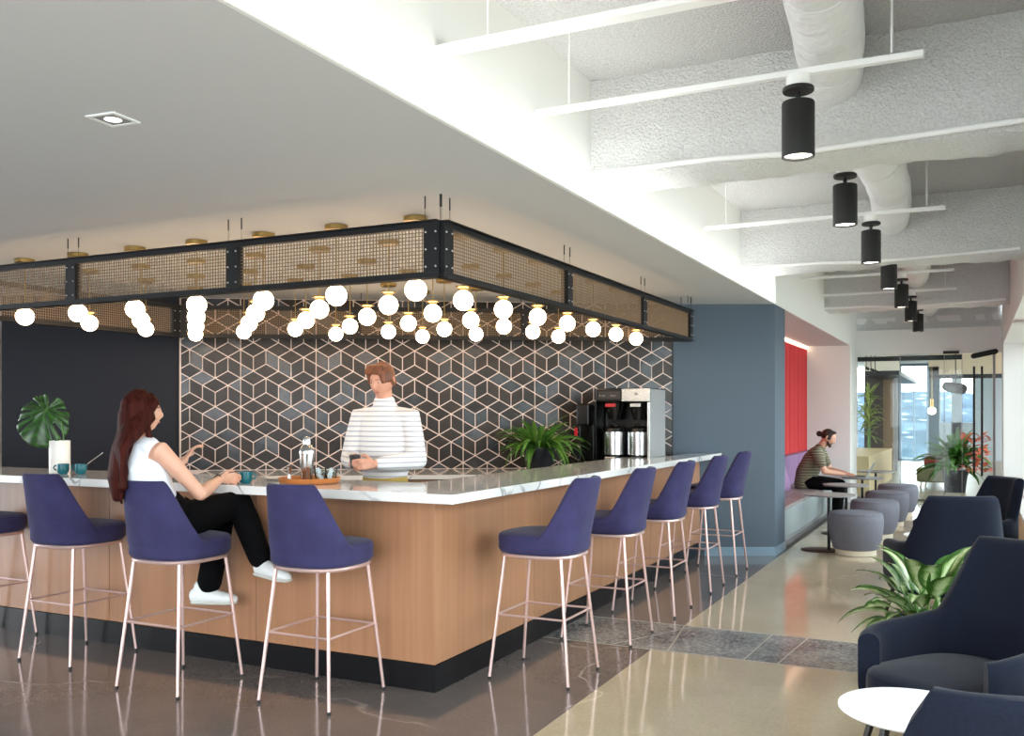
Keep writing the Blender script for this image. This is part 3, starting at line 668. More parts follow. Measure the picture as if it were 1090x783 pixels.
def make_stool():
    t = thing('bar_stool', 'x', 'bar stool')
    shell(.245, .25, 2.8, .705, .805, 1.13, R(62), 46, 84, .045, .075, .24, armdrop=.0, inseat=.09).build('backrest', M['velvet'], t)
    pad(.238, .245, 2.8, .70, .815, .012, .028).build('seat', M['velvet'], t)
    rg = [Vector((sup(.216, .222, 2.8, 2*math.pi*k/48)[0], sup(.216, .222, 2.8, 2*math.pi*k/48)[1], .694)) for k in range(48)]
    MB().tube(rg, [.0105]*48, 8, closed=True).build('seat_ring', M['pinkmetal'], t)
    for sx in (-1, 1):
        for sy in (-1, 1):
            top = Vector((sx*.165, sy*.17, .69)); ft = Vector((sx*.222, sy*.238, .012))
            l = MB().tube([top, ft], [.0105, .0085], 10, round_ends=False).build('leg', M['pinkmetal'], t)
            MB().lathe([(.0095, 0), (.0105, .003), (.0105, .014), (.009, .016)], (ft.x, ft.y, 0), 10).build('glide', M['black'], l)
    z = .36; k = (.69-z)/.678; fx, fy = .165+.057*k, .17+.068*k; cr = []
    st = MB().cyl((-fx, fy, z), (fx, fy, z), .0065, n=8).cyl((-fx, -fy, z), (fx, -fy, z), .0065, n=8).cyl((-fx, fy, z), (-fx, -fy, z), .0065, n=8).cyl((fx, fy, z), (fx, -fy, z), .0065, n=8)
    st.build('footrest', M['pinkmetal'], t)
    return t
G_ = 'purple velvet stools around the bar'
st = make_stool(); st.location = (-3.065, 3.98, 0); st.rotation_euler = (0,0,0); st['label'] = 'purple velvet bar stool at the front counter, nearest the bar corner'; st['group'] = G_
for (x, y, a, lab) in ((-3.92, 3.835, 0, 'purple velvet bar stool the woman in white is sitting on'),
        (-4.92, 3.99, 0, 'purple velvet bar stool left of the seated woman, in front of the teal cups'),
        (-5.87, 4.01, 0, 'purple velvet bar stool cut off by the left edge of the photo'),
        (-2.19, 4.87, 90, 'nearest purple velvet bar stool along the corridor side of the bar'),
        (-2.19, 5.89, 90, 'second purple velvet bar stool from the corner on the corridor side'),
        (-2.18, 6.83, 90, 'third purple velvet bar stool from the corner on the corridor side'),
        (-2.18, 7.87, 90, 'fourth purple velvet bar stool from the corner on the corridor side'),
        (-2.18, 8.80, 90, 'farthest purple velvet bar stool on the corridor side, before the slate wall')):
    dup(st, (x, y, 0), R(a), lab)
# ------------------------------------------------------------------ armchairs
def make_chair():
    t = thing('armchair', 'x', 'armchair')
    shell(.36, .36, 3.6, .22, .60, .93, R(46), 38, 60, .075, .10, .17, armdrop=.05, inseat=.16).build('backrest', M['navy'], t)
    pad(.295, .335, 3.4, .27, .42, .02, .04, cy=.04).build('seat', M['navy'], t)
    for sx in (-1, 1):
        for sy in (-1, 1):
            MB().cyl((sx*.24, sy*.24, .27), (sx*.30, sy*.29, 0), .018, .012, n=10).build('leg', M['darkwood'], t)
    return t
ac = make_chair(); ac.location = (-.03, 4.30, 0); ac.rotation_euler = (0, 0, R(145)); ac['label'] = 'navy armchair facing the camera behind the white round side table'; ac['group'] = 'navy armchairs along the windows'
dup(ac, (.02, 2.50, 0), R(16), 'nearest navy armchair, cut off by the bottom right corner')
dup(ac, (-.21, 7.35, 0), R(20), 'navy armchair seen from behind, beyond the variegated plant')
dup(ac, (-.08, 9.02, 0), R(125), 'farthest navy armchair, by the window sill near the glass front')
def side_table(x, y, r, lab):
    t = thing('side_table', lab, 'table', (x, y, 0))
    MB().lathe([(0,.482),(r-.012,.482),(r,.490),(r,.498),(r-.003,.5),(0,.5)], (0,0,0), 48, smooth=False).build('tabletop', M['tablewhite'], t)
    MB().lathe([(r*.5,.482),(r*.5,.465),(0,.465)], (0,0,0), 24).build('table_frame', M['darkwood'], t)
    for k in range(3):
        a = R(100 + 120*k); MB().cyl((r*.42*math.cos(a), r*.42*math.sin(a), .47), (r*.95*math.cos(a), r*.95*math.sin(a), 0), .016, .011, n=10).build('leg', M['darkwood'], t)
side_table(-.18, 3.40, .24, 'white round side table between the two nearest navy armchairs')
side_table(-.30, 8.30, .22, 'white round side table between the two far navy armchairs')
# ------------------------------------------------------------------ ottomans, bistro tables, bench
def make_ott():
    t = thing('ottoman', 'x', 'ottoman')
    MB().lathe([(.0,0),(.20,0),(.205,.005),(.205,.06),(.2,.065)], (0,0,0), 40).build('plinth', M['cream'], t)
    MB().lathe([(.205,.06),(.225,.07),(.255,.16),(.274,.27),(.278,.36),(.272,.41),(.262,.43),(.262,.432)], (0,0,0), 48).build('body', M['greyfab'], t)
    MB().lathe([(.262,.428),(.258,.441),(.245,.447),(.12,.455),(.0,.457)], (0,0,0), 48).build('seat_top', M['greyfab'], t)
    MB().tube([Vector((.264*math.cos(2*math.pi*k/48), .264*math.sin(2*math.pi*k/48), .43)) for k in range(48)], [.0045]*48, 6, closed=True).build('piping', M['greyfab'], t)
    return t
ot = make_ott(); ot.location = (-1.12, 10.47, 0); ot['label'] = 'nearest of the four round grey ottomans beside the bench tables'; ot['group'] = 'round grey ottomans'
for (x, y, l) in ((-1.07, 12.0, 'second nearest of the four round grey ottomans'), (-1.04, 13.4, 'third nearest of the four round grey ottomans'), (-1.0, 14.75, 'farthest of the four round grey ottomans')): dup(ot, (x, y, 0), 0, l)
def make_bistro():
    t = thing('bistro_table', 'x', 'table')
    MB().lathe([(0,.592),(.26,.594),(.272,.604),(.272,.610),(.268,.612),(0,.612)], (0,0,0), 48, smooth=False).build('tabletop', M['greytop'], t)
    MB().cyl((.0,0,.01), (.0,0,.592), .017, n=12).build('pole', M['black'], t)
    MB().lathe([(0,0),(.2,0),(.2,.006),(.19,.010),(0,.012)], (-.09,0,0), 36).build('base', M['black'], t)
    return t
bt = make_bistro(); bt.location = (-1.41, 10.62, 0); bt['label'] = 'nearest small round grey pedestal table in front of the bench'; bt['group'] = 'small round pedestal tables by the bench'
for (x, y, l) in ((-1.41, 12.15, 'second small round grey pedestal table, before the man with the laptop'), (-1.37, 13.6, 'small round grey pedestal table carrying the laptop'), (-1.34, 15.2, 'farthest small round grey pedestal table by the bench')): dup(bt, (x, y, 0), 0, l)
bn = thing('bench', 'long upholstered grey leather bench in the niche', 'bench', (-1.9, 10.6, 0))
MB().box(-.62,-.06,.0,5.96,0,.07).build('plinth', M['alu'], bn)
MB().box(-.68,0,.0,5.96,.07,.40).build('seat_base', M['leather'], bn, bevel=.02, seg=3)
for k in range(4): MB().box(-.60,-.0,.01+1.49*k,1.485*(k+1),.39,.435).build('seat_cushion', M['benchtop'], bn, bevel=.016, seg=3)
for k in range(4): MB().box(-.70,-.55,.01+1.49*k,1.485*(k+1),.42,.86).build('back_cushion', M['lilac'], bn, bevel=.03, seg=3)
def pillow(x, y, rz, tilt, m, lab, s=.23):
    T = Matrix.Rotation(tilt, 4, 'Y'); mb = MB(); n = 18; vs = []; fs = []
    for sd in (1, -1):
        for j in range(n+1):
            for i in range(n+1):
                u, v = 2*i/n-1, 2*j/n-1; e = (1-u**4)*(1-v**4); k = 1 - .06*(abs(u*v))
                vs.append(T @ Vector((sd*.075*e**.6, u*s*(1-.08*(1-v*v)), s + v*s*(1-.08*(1-u*u)))))
    for sd in (0, 1):
        o = sd*(n+1)**2
        for j in range(n):
            for i in range(n):
                a = o + j*(n+1)+i; f = (a, a+1, a+n+2, a+n+1); fs.append(f if sd == 0 else f[::-1])
    mb.add(vs, fs, 0, True); p = mb.build('cushion', m, None, loc=(x, y, .435)); p.rotation_euler = (0,0,rz); tag(p, lab, 'cushion')
pillow(-2.25, 11.9, R(12), R(-16), M['plum'], 'square plum cushion on the niche bench, nearer the slate wall')
pillow(-2.25, 12.75, R(-6), R(-16), M['lilac'], 'square lilac cushion on the niche bench behind the seated man')
# ------------------------------------------------------------------ cylinder spotlights, their rails, duct
def make_spot():
    t = thing('cylinder_spotlight', 'x', 'ceiling light')
    MB().lathe([(.055,.38),(.055,.325),(.0,.325)], (0,0,0), 24).build('mount', M['trimwhite'], t)
    MB().lathe([(0,.325),(.07,.325),(.072,.321),(.072,.308),(.068,.304),(0,.304)], (0,0,0), 28).build('canopy', M['black'], t)
    MB().cyl((0,0,.306),(0,0,.262), .010, n=10).ball((0,0,.286), .014, 10).build('stem', M['black'], t)
    MB().lathe([(0,.268),(.03,.268),(.03,.262),(.071,.258),(.075,.252),(.075,0),(.068,0),(.066,.02),(0,.022)], (0,0,0), 32).build('housing', M['black'], t)
    MB().lathe([(0,.010),(.063,.010),(.063,.014),(0,.014)], (0,0,0), 28).build('lens', M['lens'], t)
    return t
ys = [4.54, 6.32, 8.0, 9.75, 11.5, 13.25, 15.0]; sp = None
nm = ['nearest', 'second nearest', 'third nearest', 'fourth nearest', 'fifth nearest', 'second farthest', 'farthest']
for k, y in enumerate(ys):
    lab = '%s of the row of black cylinder spotlights under the corridor ceiling' % nm[k]
    if sp is None: sp = make_spot(); sp.location = (-.74, y, 2.68); sp['label'] = lab; sp['group'] = 'black cylinder spotlights'
    else: dup(sp, (-.74, y, 2.68), 0, lab)
    L_ = bpy.data.lights.new('spot_beam', 'SPOT'); L_.energy = 14; L_.spot_size = R(75); L_.spot_blend = .6; L_.color = (1, .93, .82); L_.shadow_soft_size = .05
    lo = bpy.data.objects.new('spot_beam', L_); COL.objects.link(lo); lo.location = (-.74, y, 2.675)
def rail(y, x0, x1, z=3.06, w=.04, lab=''):
    t = thing('ceiling_rail', lab, 'rail', (x0, y, z), 0, 'white strut rails across the corridor ceiling')
    MB().box(0, x1-x0, -w/2, w/2, 0, .03).build('channel', M['trimwhite'], t, bevel=.004)
    for f_ in (.1, .93): MB().cyl(((x1-x0)*f_, 0, .04), ((x1-x0)*f_, 0, 3.52-z), .006, n=8).build('hanger_rod', M['trimwhite'], t)
rail(3.55, -2.1, .3, 3.05, .075, 'nearest white strut rail, crossing the top of the photo')
rn = ['second', 'third', 'fourth', 'fifth', 'sixth', 'seventh', 'eighth']
for k, y in enumerate(ys): rail(y, -2.09, -.2, 3.06, .04, '%s white strut rail from the camera, carrying a black spotlight' % rn[k])
def duct(y0, y1, bend, lab):
    t = thing('duct', lab, 'duct', (0,0,0), 0, 'round white air ducts'); pts = []; rad = []; n = 26
    for i in range(n+1):
        y = y0 + (y1-y0)*i/n; pts.append((-.70 + bend*math.sin(math.pi*i/n)*.3 - bend*.12*(1-i/n), y, 3.315)); rad.append(.165 + .01*noise.noise(Vector((y*3, 0, 0))) - (.012 if i % 7 == 3 else 0))
    MB().tube(pts, rad, 28, round_ends=False).build('duct_sleeve', M['duct'], t)
    for i in (3, 10, 17, 24): p = Vector(pts[i]); MB().tube([p - Vector((0,.02,0)), p + Vector((0,.02,0))], [rad[i]+.008]*2, 28, round_ends=False).build('joint_band', M['duct'], t)
    return t
duct(1.75, 5.37, .5, 'white wrapped round duct in the nearest ceiling bay')
duct(5.85, 9.47, .35, 'white wrapped round duct in the second ceiling bay')
duct(9.95, 13.57, .3, 'white wrapped round duct in the third ceiling bay')
duct(14.05, 17.6, .2, 'white wrapped round duct in the farthest ceiling bay')
br = thing('branch_duct', 'thin white branch duct curving off the nearest round duct', 'duct')
MB().tube([(-.50,4.3,3.38),(-.35,4.15,3.40),(0,4.1,3.40),(.36,4.1,3.40)], [.07,.065,.06,.06], 18, round_ends=False).build('duct_sleeve', M['duct'], br)
pp = MB(); 
for k, (y, x1) in enumerate(((5.30, .36), (9.40, .36), (13.5, .36))):
    o = MB().tube([(-2.08, y, 2.93), (-1.3, y-.01, 2.925), (-.9, y-.02, 2.90), (x1, y-.02, 2.935)], [.016], 10, round_ends=False).build('conduit', M['trimwhite']); tag(o, ['thin white conduit along the nearest ceiling beam', 'thin white conduit along the second ceiling beam', 'thin white conduit along the third ceiling beam'][k], 'pipe')
# ================================================================== THINGS ON THE COUNTERS
CT = 1.07
def make_cup():
    t = thing('coffee_cup', 'x', 'cup')
    MB().lathe([(0,0),(.026,0),(.028,.003),(.036,.012),(.039,.03),(.040,.066),(.040,.069),(.037,.069),(.036,.03),(.031,.013),(0,.010)], (0,0,0), 32).build('cup_body', M['teal'], t)
    MB().tube([(-.037,0,.056),(-.055,0,.058),(-.064,0,.045),(-.057,0,.030),(-.034,0,.024)], [.0045,.005,.005,.005,.0045], 8).build('handle', M['teal'], t)
    return t
cu = make_cup(); cu.location = (-5.555, 4.38, CT); cu.rotation_euler = (0,0,R(26)); cu['label'] = 'teal coffee cup standing directly in front of the white vase, handle to the left'; cu['group'] = 'teal coffee cups on the bar'
dup(cu, (-5.43, 4.42, CT), R(26), 'teal coffee cup with a spoon in it, right of the vase')
dup(cu, (-3.85, 4.27, CT), R(200), 'teal coffee cup in the hand of the woman in white')
sn = thing('spoon', 'steel spoon leaning in the teal cup right of the vase', 'spoon', (-5.43, 4.42, CT+.02))
MB().tube([(-.01,0,0),(.06,.02,.06),(.15,.05,.125)], [.0028,.0026,.0034], 8).build('handle', M['steel'], sn)
MB().ball((-.012,0,.0), (.016,.011,.005), 12).build('bowl', M['steel'], sn)
va = thing('vase', 'tall white cylindrical vase holding one monstera leaf', 'vase', (-5.74, 4.50, CT))
MB().lathe([(0,0),(.067,0),(.069,.004),(.069,.218),(.067,.222),(.061,.222),(.060,.02),(0,.018)], (0,0,0), 40).build('vase_body', M['ceramic'], va)
# monstera leaf
ml = thing('monstera_leaf', 'single large green monstera leaf standing in the white vase', 'leaf', (-5.74, 4.50, CT+.02))
MB().tube([(0,0,0),(.02,.0,.10),(.04,0,.23),(.03,-.01,.33),(-.07,-.04,.41)], [.005,.0045,.004,.004,.003], 8).build('stem', M['stem'], ml)
mb = MB(); NA, NR = 96, 14; vs = []; fs = []; uvs = []
for a in range(NA+1):
    th_ = -math.pi + 2*math.pi*a/NA     # 0 = tip direction
    rad = .235*(.62 + .30*math.cos(th_) + .17*math.cos(2*th_)*.5 + .10) * (1 - .82*math.exp(-((abs(th_)-math.pi)/.22)**2))
    for r_ in range(NR+1):
        q = r_/NR; x = math.sin(th_)*rad*q*1.12; y_ = math.cos(th_)*rad*q
        z = -.035*(x/.15)**2 - .06*max(0, y_/.25)**2 + .012*math.cos(abs(th_)*9)*q + .012*abs(x)/.1
        vs.append((x, y_, z)); uvs.append((.5 + x*2, y_*2.4 + .5))
cuts = [1.2, 1.55, 1.9, 2.25, .85, .55]
for a in range(NA):
    th_ = abs(-math.pi + 2*math.pi*(a+.5)/NA)
    slit = any(abs(th_-c) < .045 for c in cuts)
    for r_ in range(NR):
        if slit and r_ >= (6 if int(th_*10) % 2 else 7): continue
        i = a*(NR+1)+r_; fs.append((i, i+1, i+NR+2, i+NR+1))
leafT = Matrix.Translation((-.09, -.03, .365)) @ Matrix.Rotation(R(26.2), 4, 'Z') @ Matrix.Rotation(R(-52+180), 4, 'Y') @ Matrix.Rotation(R(0), 4, 'Z')
# blade faces the room: tip down-left, base up by the stem
cam_r = Vector((CA, SA, 0)); fwd = Vector((-SA, CA, 0))
tip = (cam_r*-.25 + Vector((0,0,-1))*.75 + fwd*-.25).normalized(); nrm = (fwd*-.9 + Vector((0,0,.35))).normalized(); side = tip.cross(nrm).normalized(); nrm = side.cross(tip).normalized()
B_ = Matrix(((side.x, tip.x, nrm.x, 0), (side.y, tip.y, nrm.y, 0), (side.z, tip.z, nrm.z, 0), (0,0,0,1)))
off = cam_r*-.095 + Vector((0,0,.415))
vs = [B_ @ Vector(v) + off for v in vs]
bl_ = mb.add(vs, fs, 0, True, uvs).build('leaf_blade', M['leaf_monstera'], ml)
so = bl_.modifiers.new('s', 'SOLIDIFY'); so.thickness = .0015
mid = MB().tube([B_ @ Vector((0, .21*k/6 - .03, .003 - .06*max(0, (.21*k/6-.03)/.25)**2)) + off for k in range(7)], [.003,.0026,.0024,.002,.0018,.0014,.001], 6)
mid.build('midrib', M['stem'], ml)
# tray with bar tools
TX, TY = -3.53, 4.46
ty = thing('serving_tray', 'round wooden tray carrying the cocktail shaker', 'tray', (TX, TY, CT))
MB().lathe([(0,0),(.165,0),(.175,.006),(.182,.030),(.178,.032),(.170,.014),(.16,.010),(0,.010)], (0,0,0), 56).build('tray_body', M['traywood'], ty)
MB().tube([Vector((.180*math.cos(2*math.pi*k/48), .180*math.sin(2*math.pi*k/48), .031)) for k in range(48)], [.003]*48, 6, closed=True).build('tray_rim', M['traywood'], ty)
sk = thing('cocktail_shaker', 'tall steel cocktail shaker standing on the wooden tray', 'cocktail shaker', (TX-.012, TY-.01, CT+.011)); sk.scale = (1.15, 1.15, 1.12)
MB().lathe([(0,0),(.026,0),(.028,.004),(.038,.135),(.039,.142),(.037,.144),(0,.144)], (0,0,0), 32).build('tumbler', M['steel'], sk)
MB().lathe([(.039,.143),(.040,.150),(.036,.172),(.024,.190),(.018,.194),(0,.194)], (0,0,0), 32).build('strainer', M['steel'], sk)
MB().lathe([(.019,.194),(.019,.222),(.015,.232),(0,.236)], (0,0,0), 24).build('cap', M['steel'], sk)
jg = thing('jigger', 'small steel double jigger on the tray, left of the shaker', 'jigger', (TX-.105, TY-.055, CT+.011))
MB().lathe([(0,.0),(.015,0),(.016,.002),(.006,.036),(.006,.042),(.019,.088),(.018,.089),(.005,.045),(0,.045)], (0,0,0), 24).build('jigger_body', M['steel'], jg)
MB().tube([Vector((.0185*math.cos(2*math.pi*k/24), .0185*math.sin(2*math.pi*k/24), .086)) for k in range(24)], [.002]*24, 6, closed=True).build('rim', M['black'], jg)
def glass_cup(x, y, lab):
    t = thing('drinking_glass', lab, 'glass', (x, y, CT+.011))
    MB().lathe([(0,0),(.026,0),(.032,.03),(.038,.075),(.036,.075),(.029,.03),(.024,.006),(0,.006)], (0,0,0), 28).build('glass_body', M['pane'], t)
    ic = MB()
    for k in range(5):
        T = Matrix.Translation((random.uniform(-.012,.012), random.uniform(-.012,.012), .014+.013*k)) @ Matrix.Rotation(random.uniform(0,3), 4, Vector((random.random(), random.random(), 1)).normalized())
        ic.box(-.010,.010,-.010,.010,-.008,.008,0,T)
    ic.build('ice', mat('ice', '#e4e9f2', .15, spec=.6), t)
glass_cup(TX+.055, TY+.03, 'clear glass with ice on the tray, just right of the shaker')
glass_cup(TX+.115, TY+.055, 'clear glass with ice at the right end of the tray')
sr = thing('bar_spoon', 'thin steel tongs lying on the tray in front of the shaker', 'tongs', (TX+.03, TY-.09, CT+.013))
for s in (0,.012): MB().tube([(0,s,0),(.05,.02+s*.2,.006),(.085,.03,.02)], [.0022,.0022,.0022], 6).build('tong_arm', M['steel'], sr)
pl = thing('plate', 'white plate lying on the counter behind the teal cup', 'plate', (-3.86, 4.62, CT))
MB().lathe([(0,0),(.07,0),(.12,.012),(.118,.014),(.07,.004),(0,.004)], (0,0,0), 40).build('plate_body', M['ceramic'], pl)
# ------------------------------------------------------------------ coffee machine
BCZ = .92
cm = thing('coffee_machine', 'twin steel coffee brewer with two urns on the back counter', 'coffee machine', (-2.985, 8.44, BCZ))
W_, D_, H_ = .27, .46, .80
MB().box(-W_, W_, 0, D_, 0, .05).build('base', M['plastic'], cm, bevel=.008)
MB().box(-W_, W_, .24, D_, .05, H_-.12).build('column', M['plastic'], cm, bevel=.01)
MB().box(-W_, W_, -.02, D_, H_-.13, H_).build('head', M['plastic'], cm, bevel=.012)
MB().box(.0, W_+.004, -.026, -.02, H_-.125, H_-.006).build('head_plate', M['silver'], cm, bevel=.002)
MB().box(W_-.02, W_+.003, -.022, .0, .02, H_-.13).build('side_trim', M['silver'], cm, bevel=.004)
MB().box(W_, W_+.006, .0, D_, .02, H_-.01).build('side_panel', M['alu'], cm, bevel=.003)
MB().box(-W_-.006, -W_, .0, D_, .02, H_-.01).build('side_panel', M['plastic'], cm, bevel=.003)
MB().box(-W_+.03, -.02, -.028, -.02, H_-.10, H_-.03).build('control_panel', mat('panel_grey', '#2e2c2b', .3), cm)
for s in (-1, 1):
    kb = MB()
    for k in range(3): kb.ball((-.14 + s*.055 + (k-1)*.022, -.03, H_-.07), .006, 8)
    kb.build('button', M['silver'], cm)
for s in (-1, 1):
    x = s*.125
    fu = MB().lathe([(0,.50),(.05,.50),(.085,.62),(.095,.67),(0,.67)], (x, .10, 0), 28).build('brew_basket', M['plastic'], cm)
    MB().box(x-.05, x+.05, .0, .012, .625, .655).build('basket_label', M['red'] if s < 0 else M['silver'], cm)
    MB().tube([(x, .0, .60),(x, -.05, .585)], [.012,.010], 8).build('basket_handle', M['plastic'], cm)
    u = MB().lathe([(0,.05),(.09,.05),(.092,.08),(.092,.17),(.0,.17)], (x, .10, 0), 28).build('urn_base', M['plastic'], cm)
    MB().lathe([(0,.17),(.108,.17),(.108,.385),(.0,.385)], (x, .10, 0), 36).build('urn', M['steel'], cm)
    MB().lathe([(.097,.385),(.09,.42),(.05,.44),(.0,.445)], (x, .10, 0), 32).build('urn_lid', M['plastic'], cm)
    MB().tube([(x-.04,.06,.44),(x,.04,.475),(x+.04,.06,.44)], [.008]*3, 8).build('urn_handle', M['black'], cm)
    MB().box(x-.055, x+.055, -.02, .02, .12, .15).build('tap_guard', M['silver'], cm, bevel=.01)
    MB().cyl((x,-.015,.12),(x,-.015,.075),.010,n=10).build('tap_spout', M['plastic'], cm)
MB().ball((.14,-.028,H_-.055), (.016,.002,.014), 12).build('maker_badge', M['alu'], cm)
gr = thing('coffee_grinder', 'slim black coffee grinder with a red tag left of the coffee brewer', 'coffee grinder', (-3.42, 8.50, BCZ))
MB().box(-.075,.075,-.02,.30,0,.10).box(-.075,.075,.12,.30,.10,.58).build('body', M['plastic'], gr, bevel=.01)
MB().box(-.07,.07,-.0,.30,.44,.66).build('hopper', M['plastic'], gr, bevel=.02)
MB().box(-.078,-.045,-.02,-.008,.34,.42).build('red_tag', mat('red_plastic', '#d01f2e', .35), gr, bevel=.004)
MB().cyl((-.03,.0,.44),(-.03,.0,.33),.018,.010,n=12).build('chute', M['plastic'], gr)
# ================================================================== PLANTS
def leaf(mb, base, az, L, W, e0, e1, fold=.25, twist=0, nseg=9, mi=0, tipw=.0, droop=1.3):
    """blade from base, starting at elevation e0 and ending at e1"""
    p = Vector(base); d2 = Vector((math.cos(az), math.sin(az), 0)); s = Vector((-d2.y, d2.x, 0)); vs = []; uvs = []; fs = []
    for i in range(nseg+1):
        t = i/nseg; e = e0 + (e1-e0)*t**droop; dr_ = d2*math.cos(e) + Vector((0,0,1))*math.sin(e); up = -d2*math.sin(e) + Vector((0,0,1))*math.cos(e)
        if i: p = p + dr_*(L/nseg)
        w = W*.5*(math.sin(math.pi*min(1, t**.8*1.0))**.75*(1-.25*t) + .04) if t < 1 else W*.01
        sd = (s*math.cos(twist) + up*math.sin(twist)).normalized(); nn = (up*math.cos(twist) - s*math.sin(twist))
        for k, u in enumerate((-1,-.5,0,.5,1)): vs.append(p + sd*w*u + nn*(abs(u)*w*fold)); uvs.append((.5+u*.5, t))
    for i in range(nseg):
        for k in range(4): a = i*5+k; fs.append((a, a+1, a+6, a+5))
    mb.add(vs, fs, mi, True, uvs)
def pot(t, r, h, m, taper=.8, soil=True):
    MB().lathe([(0,0),(r*taper,0),(r*taper+.004,.004),(r,h-.01),(r,h),(r-.012,h),(r-.016,h-.04),(0,h-.04)], (0,0,0), 40).build('pot', m, t)
    MB().lathe([(0,h-.035),(r-.016,h-.037),(r-.016,h-.045),(0,h-.045)], (0,0,0), 28).build('soil', M['soil'], t)
rg_ = random.Random(3)
# big variegated plant by the armchairs
vp = thing('potted_plant', 'variegated broad-leaved potted plant between the navy armchairs', 'plant', (-.24, 5.66, 0))
pot(vp, .17, .36, M['potdark'])
mb = MB(); stems = MB()
for k in range(46):
    az = k*2.4 + rg_.uniform(-.3,.3); q = k/34; e = R(80 - 62*q + rg_.uniform(-10,10)); L = rg_.uniform(.24,.33); st_ = rg_.uniform(.10,.22)
    b0 = Vector((.04*math.cos(az), .04*math.sin(az), .33)); b1 = b0 + Vector((math.cos(az)*math.cos(e), math.sin(az)*math.cos(e), math.sin(e)))*st_
    stems.tube([b0, b1], [.006,.004], 6); leaf(mb, b1, az, L, rg_.uniform(.11,.15), e, e - R(rg_.uniform(35,75)), .22, rg_.uniform(-.35,.35))
stems.build('stem', M['stem'], vp); mb.build('foliage', M['leaf_var'], vp)
# plant on the back counter
pp_ = thing('potted_plant', 'green strap-leaved plant in a dark pot on the back counter', 'plant', (-3.70, 8.09, BCZ))
pot(pp_, .15, .24, M['potdark'], .7)
mb = MB()
for k in range(120):
    az = rg_.uniform(0, 6.28); e = R(rg_.uniform(25, 89)); L = rg_.uniform(.28,.52); leaf(mb, (.06*math.cos(az), .06*math.sin(az), .20), az, L, rg_.uniform(.035,.055), e, e - R(rg_.uniform(50,120)), .3, rg_.uniform(-.5,.5))
mb.build('foliage', M['leaf_bar'], pp_)
# lobby planter with orange bracts
c = at(1017, 517, 19.6)
lp = thing('potted_plant', 'large lobby plant with orange bracts in a black square pot', 'plant', (c.x, 19.6, 0))
mb = MB(); mb.add([(-.17,-.17,0),(.17,-.17,0),(.17,.17,0),(-.17,.17,0),(-.22,-.22,.42),(.22,-.22,.42),(.22,.22,.42),(-.22,.22,.42)], [(0,3,2,1),(4,5,6,7),(0,1,5,4),(1,2,6,5),(2,3,7,6),(3,0,4,7)]).build('pot', M['potdark'], lp, bevel=.01)
mb = MB(); m2 = MB()
for k in range(120):
    az = rg_.uniform(0, 6.28); e = R(rg_.uniform(0, 88)); L = rg_.uniform(.4,.75); z = .4 + rg_.uniform(0,.35)
    leaf(mb, (.08*math.cos(az), .08*math.sin(az), z), az, L, .11, e, e - R(rg_.uniform(30,90)), .3, rg_.uniform(-.5,.5))
for k in range(75):
    az = rg_.uniform(-1.2, 1.4); rr_ = rg_.uniform(.15,.6); z = rg_.uniform(.35,1.05); leaf(m2, (rr_*math.cos(az), rr_*math.sin(az), z), rg_.uniform(0,6.28), .22, .10, R(rg_.uniform(0,70)), R(rg_.uniform(-40,20)), .3)
mb.build('foliage', M['leafgreen'], lp); m2.build('bract', M['bromel'], lp)
c = at(930, 470, 23.5)
lq = thing('potted_plant', 'tall spiky striped plant behind the oak reception desk', 'plant', (c.x-.1, 23.5, 0))
pot(lq, .25, .5, M['potdark']); MB().cyl((0,0,.45),(0,0,1.15),.03,n=8).build('stem', M['stem'], lq)
mb = MB()
for k in range(90):
    az = rg_.uniform(0, 6.28); e = R(rg_.uniform(-20, 88)); leaf(mb, (0,0,rg_.uniform(.9,1.9)), az, rg_.uniform(.3,.55), .05, e, e - R(rg_.uniform(20,60)), .3, rg_.uniform(-.5,.5))
mb.build('foliage', M['leafyellow'], lq)
# reception desk
dk = thing('reception_desk', 'long pale oak reception desk beyond the glass front', 'desk', (-1.74, 18.4, 0))
MB().prism([(-1.4,0),(0,0),(.06,4.6),(-1.4,4.6)], .64, .69).build('desktop', M['deskwood'], dk)
MB().prism([(-.05,.02),(0,.02),(.06,4.58),(.01,4.58)], 0, .64).build('front_panel', M['deskwood'], dk)
MB().box(-1.4,-.05,.02,.05,0,.40).box(-.35,-.05,.02,.05,.4,.64).build('end_panel', M['deskwood'], dk)
MB().box(-1.38,-.1,.3,4.5,0,.62).build('carcass', M['tan'], dk)
# lobby lounge chair
c = at(996, 513, 20.6)
lc = thing('lounge_chair', 'small olive and terracotta lounge chair in the lobby', 'chair', (c.x, 20.6, 0), R(-10))
MB().box(-.30,.30,-.30,.30,.12,.40).build('seat', M['olive'], lc, bevel=.04, seg=3); MB().box(-.24,.30,.0,.26,.38,.62).build('backrest', M['terracotta'], lc, bevel=.08, seg=3)
for sx in (-1,1):
    for sy in (-1,1): MB().cyl((sx*.22,sy*.2,.13),(sx*.24,sy*.22,0),.015,n=8).build('leg', M['cream'], lc)
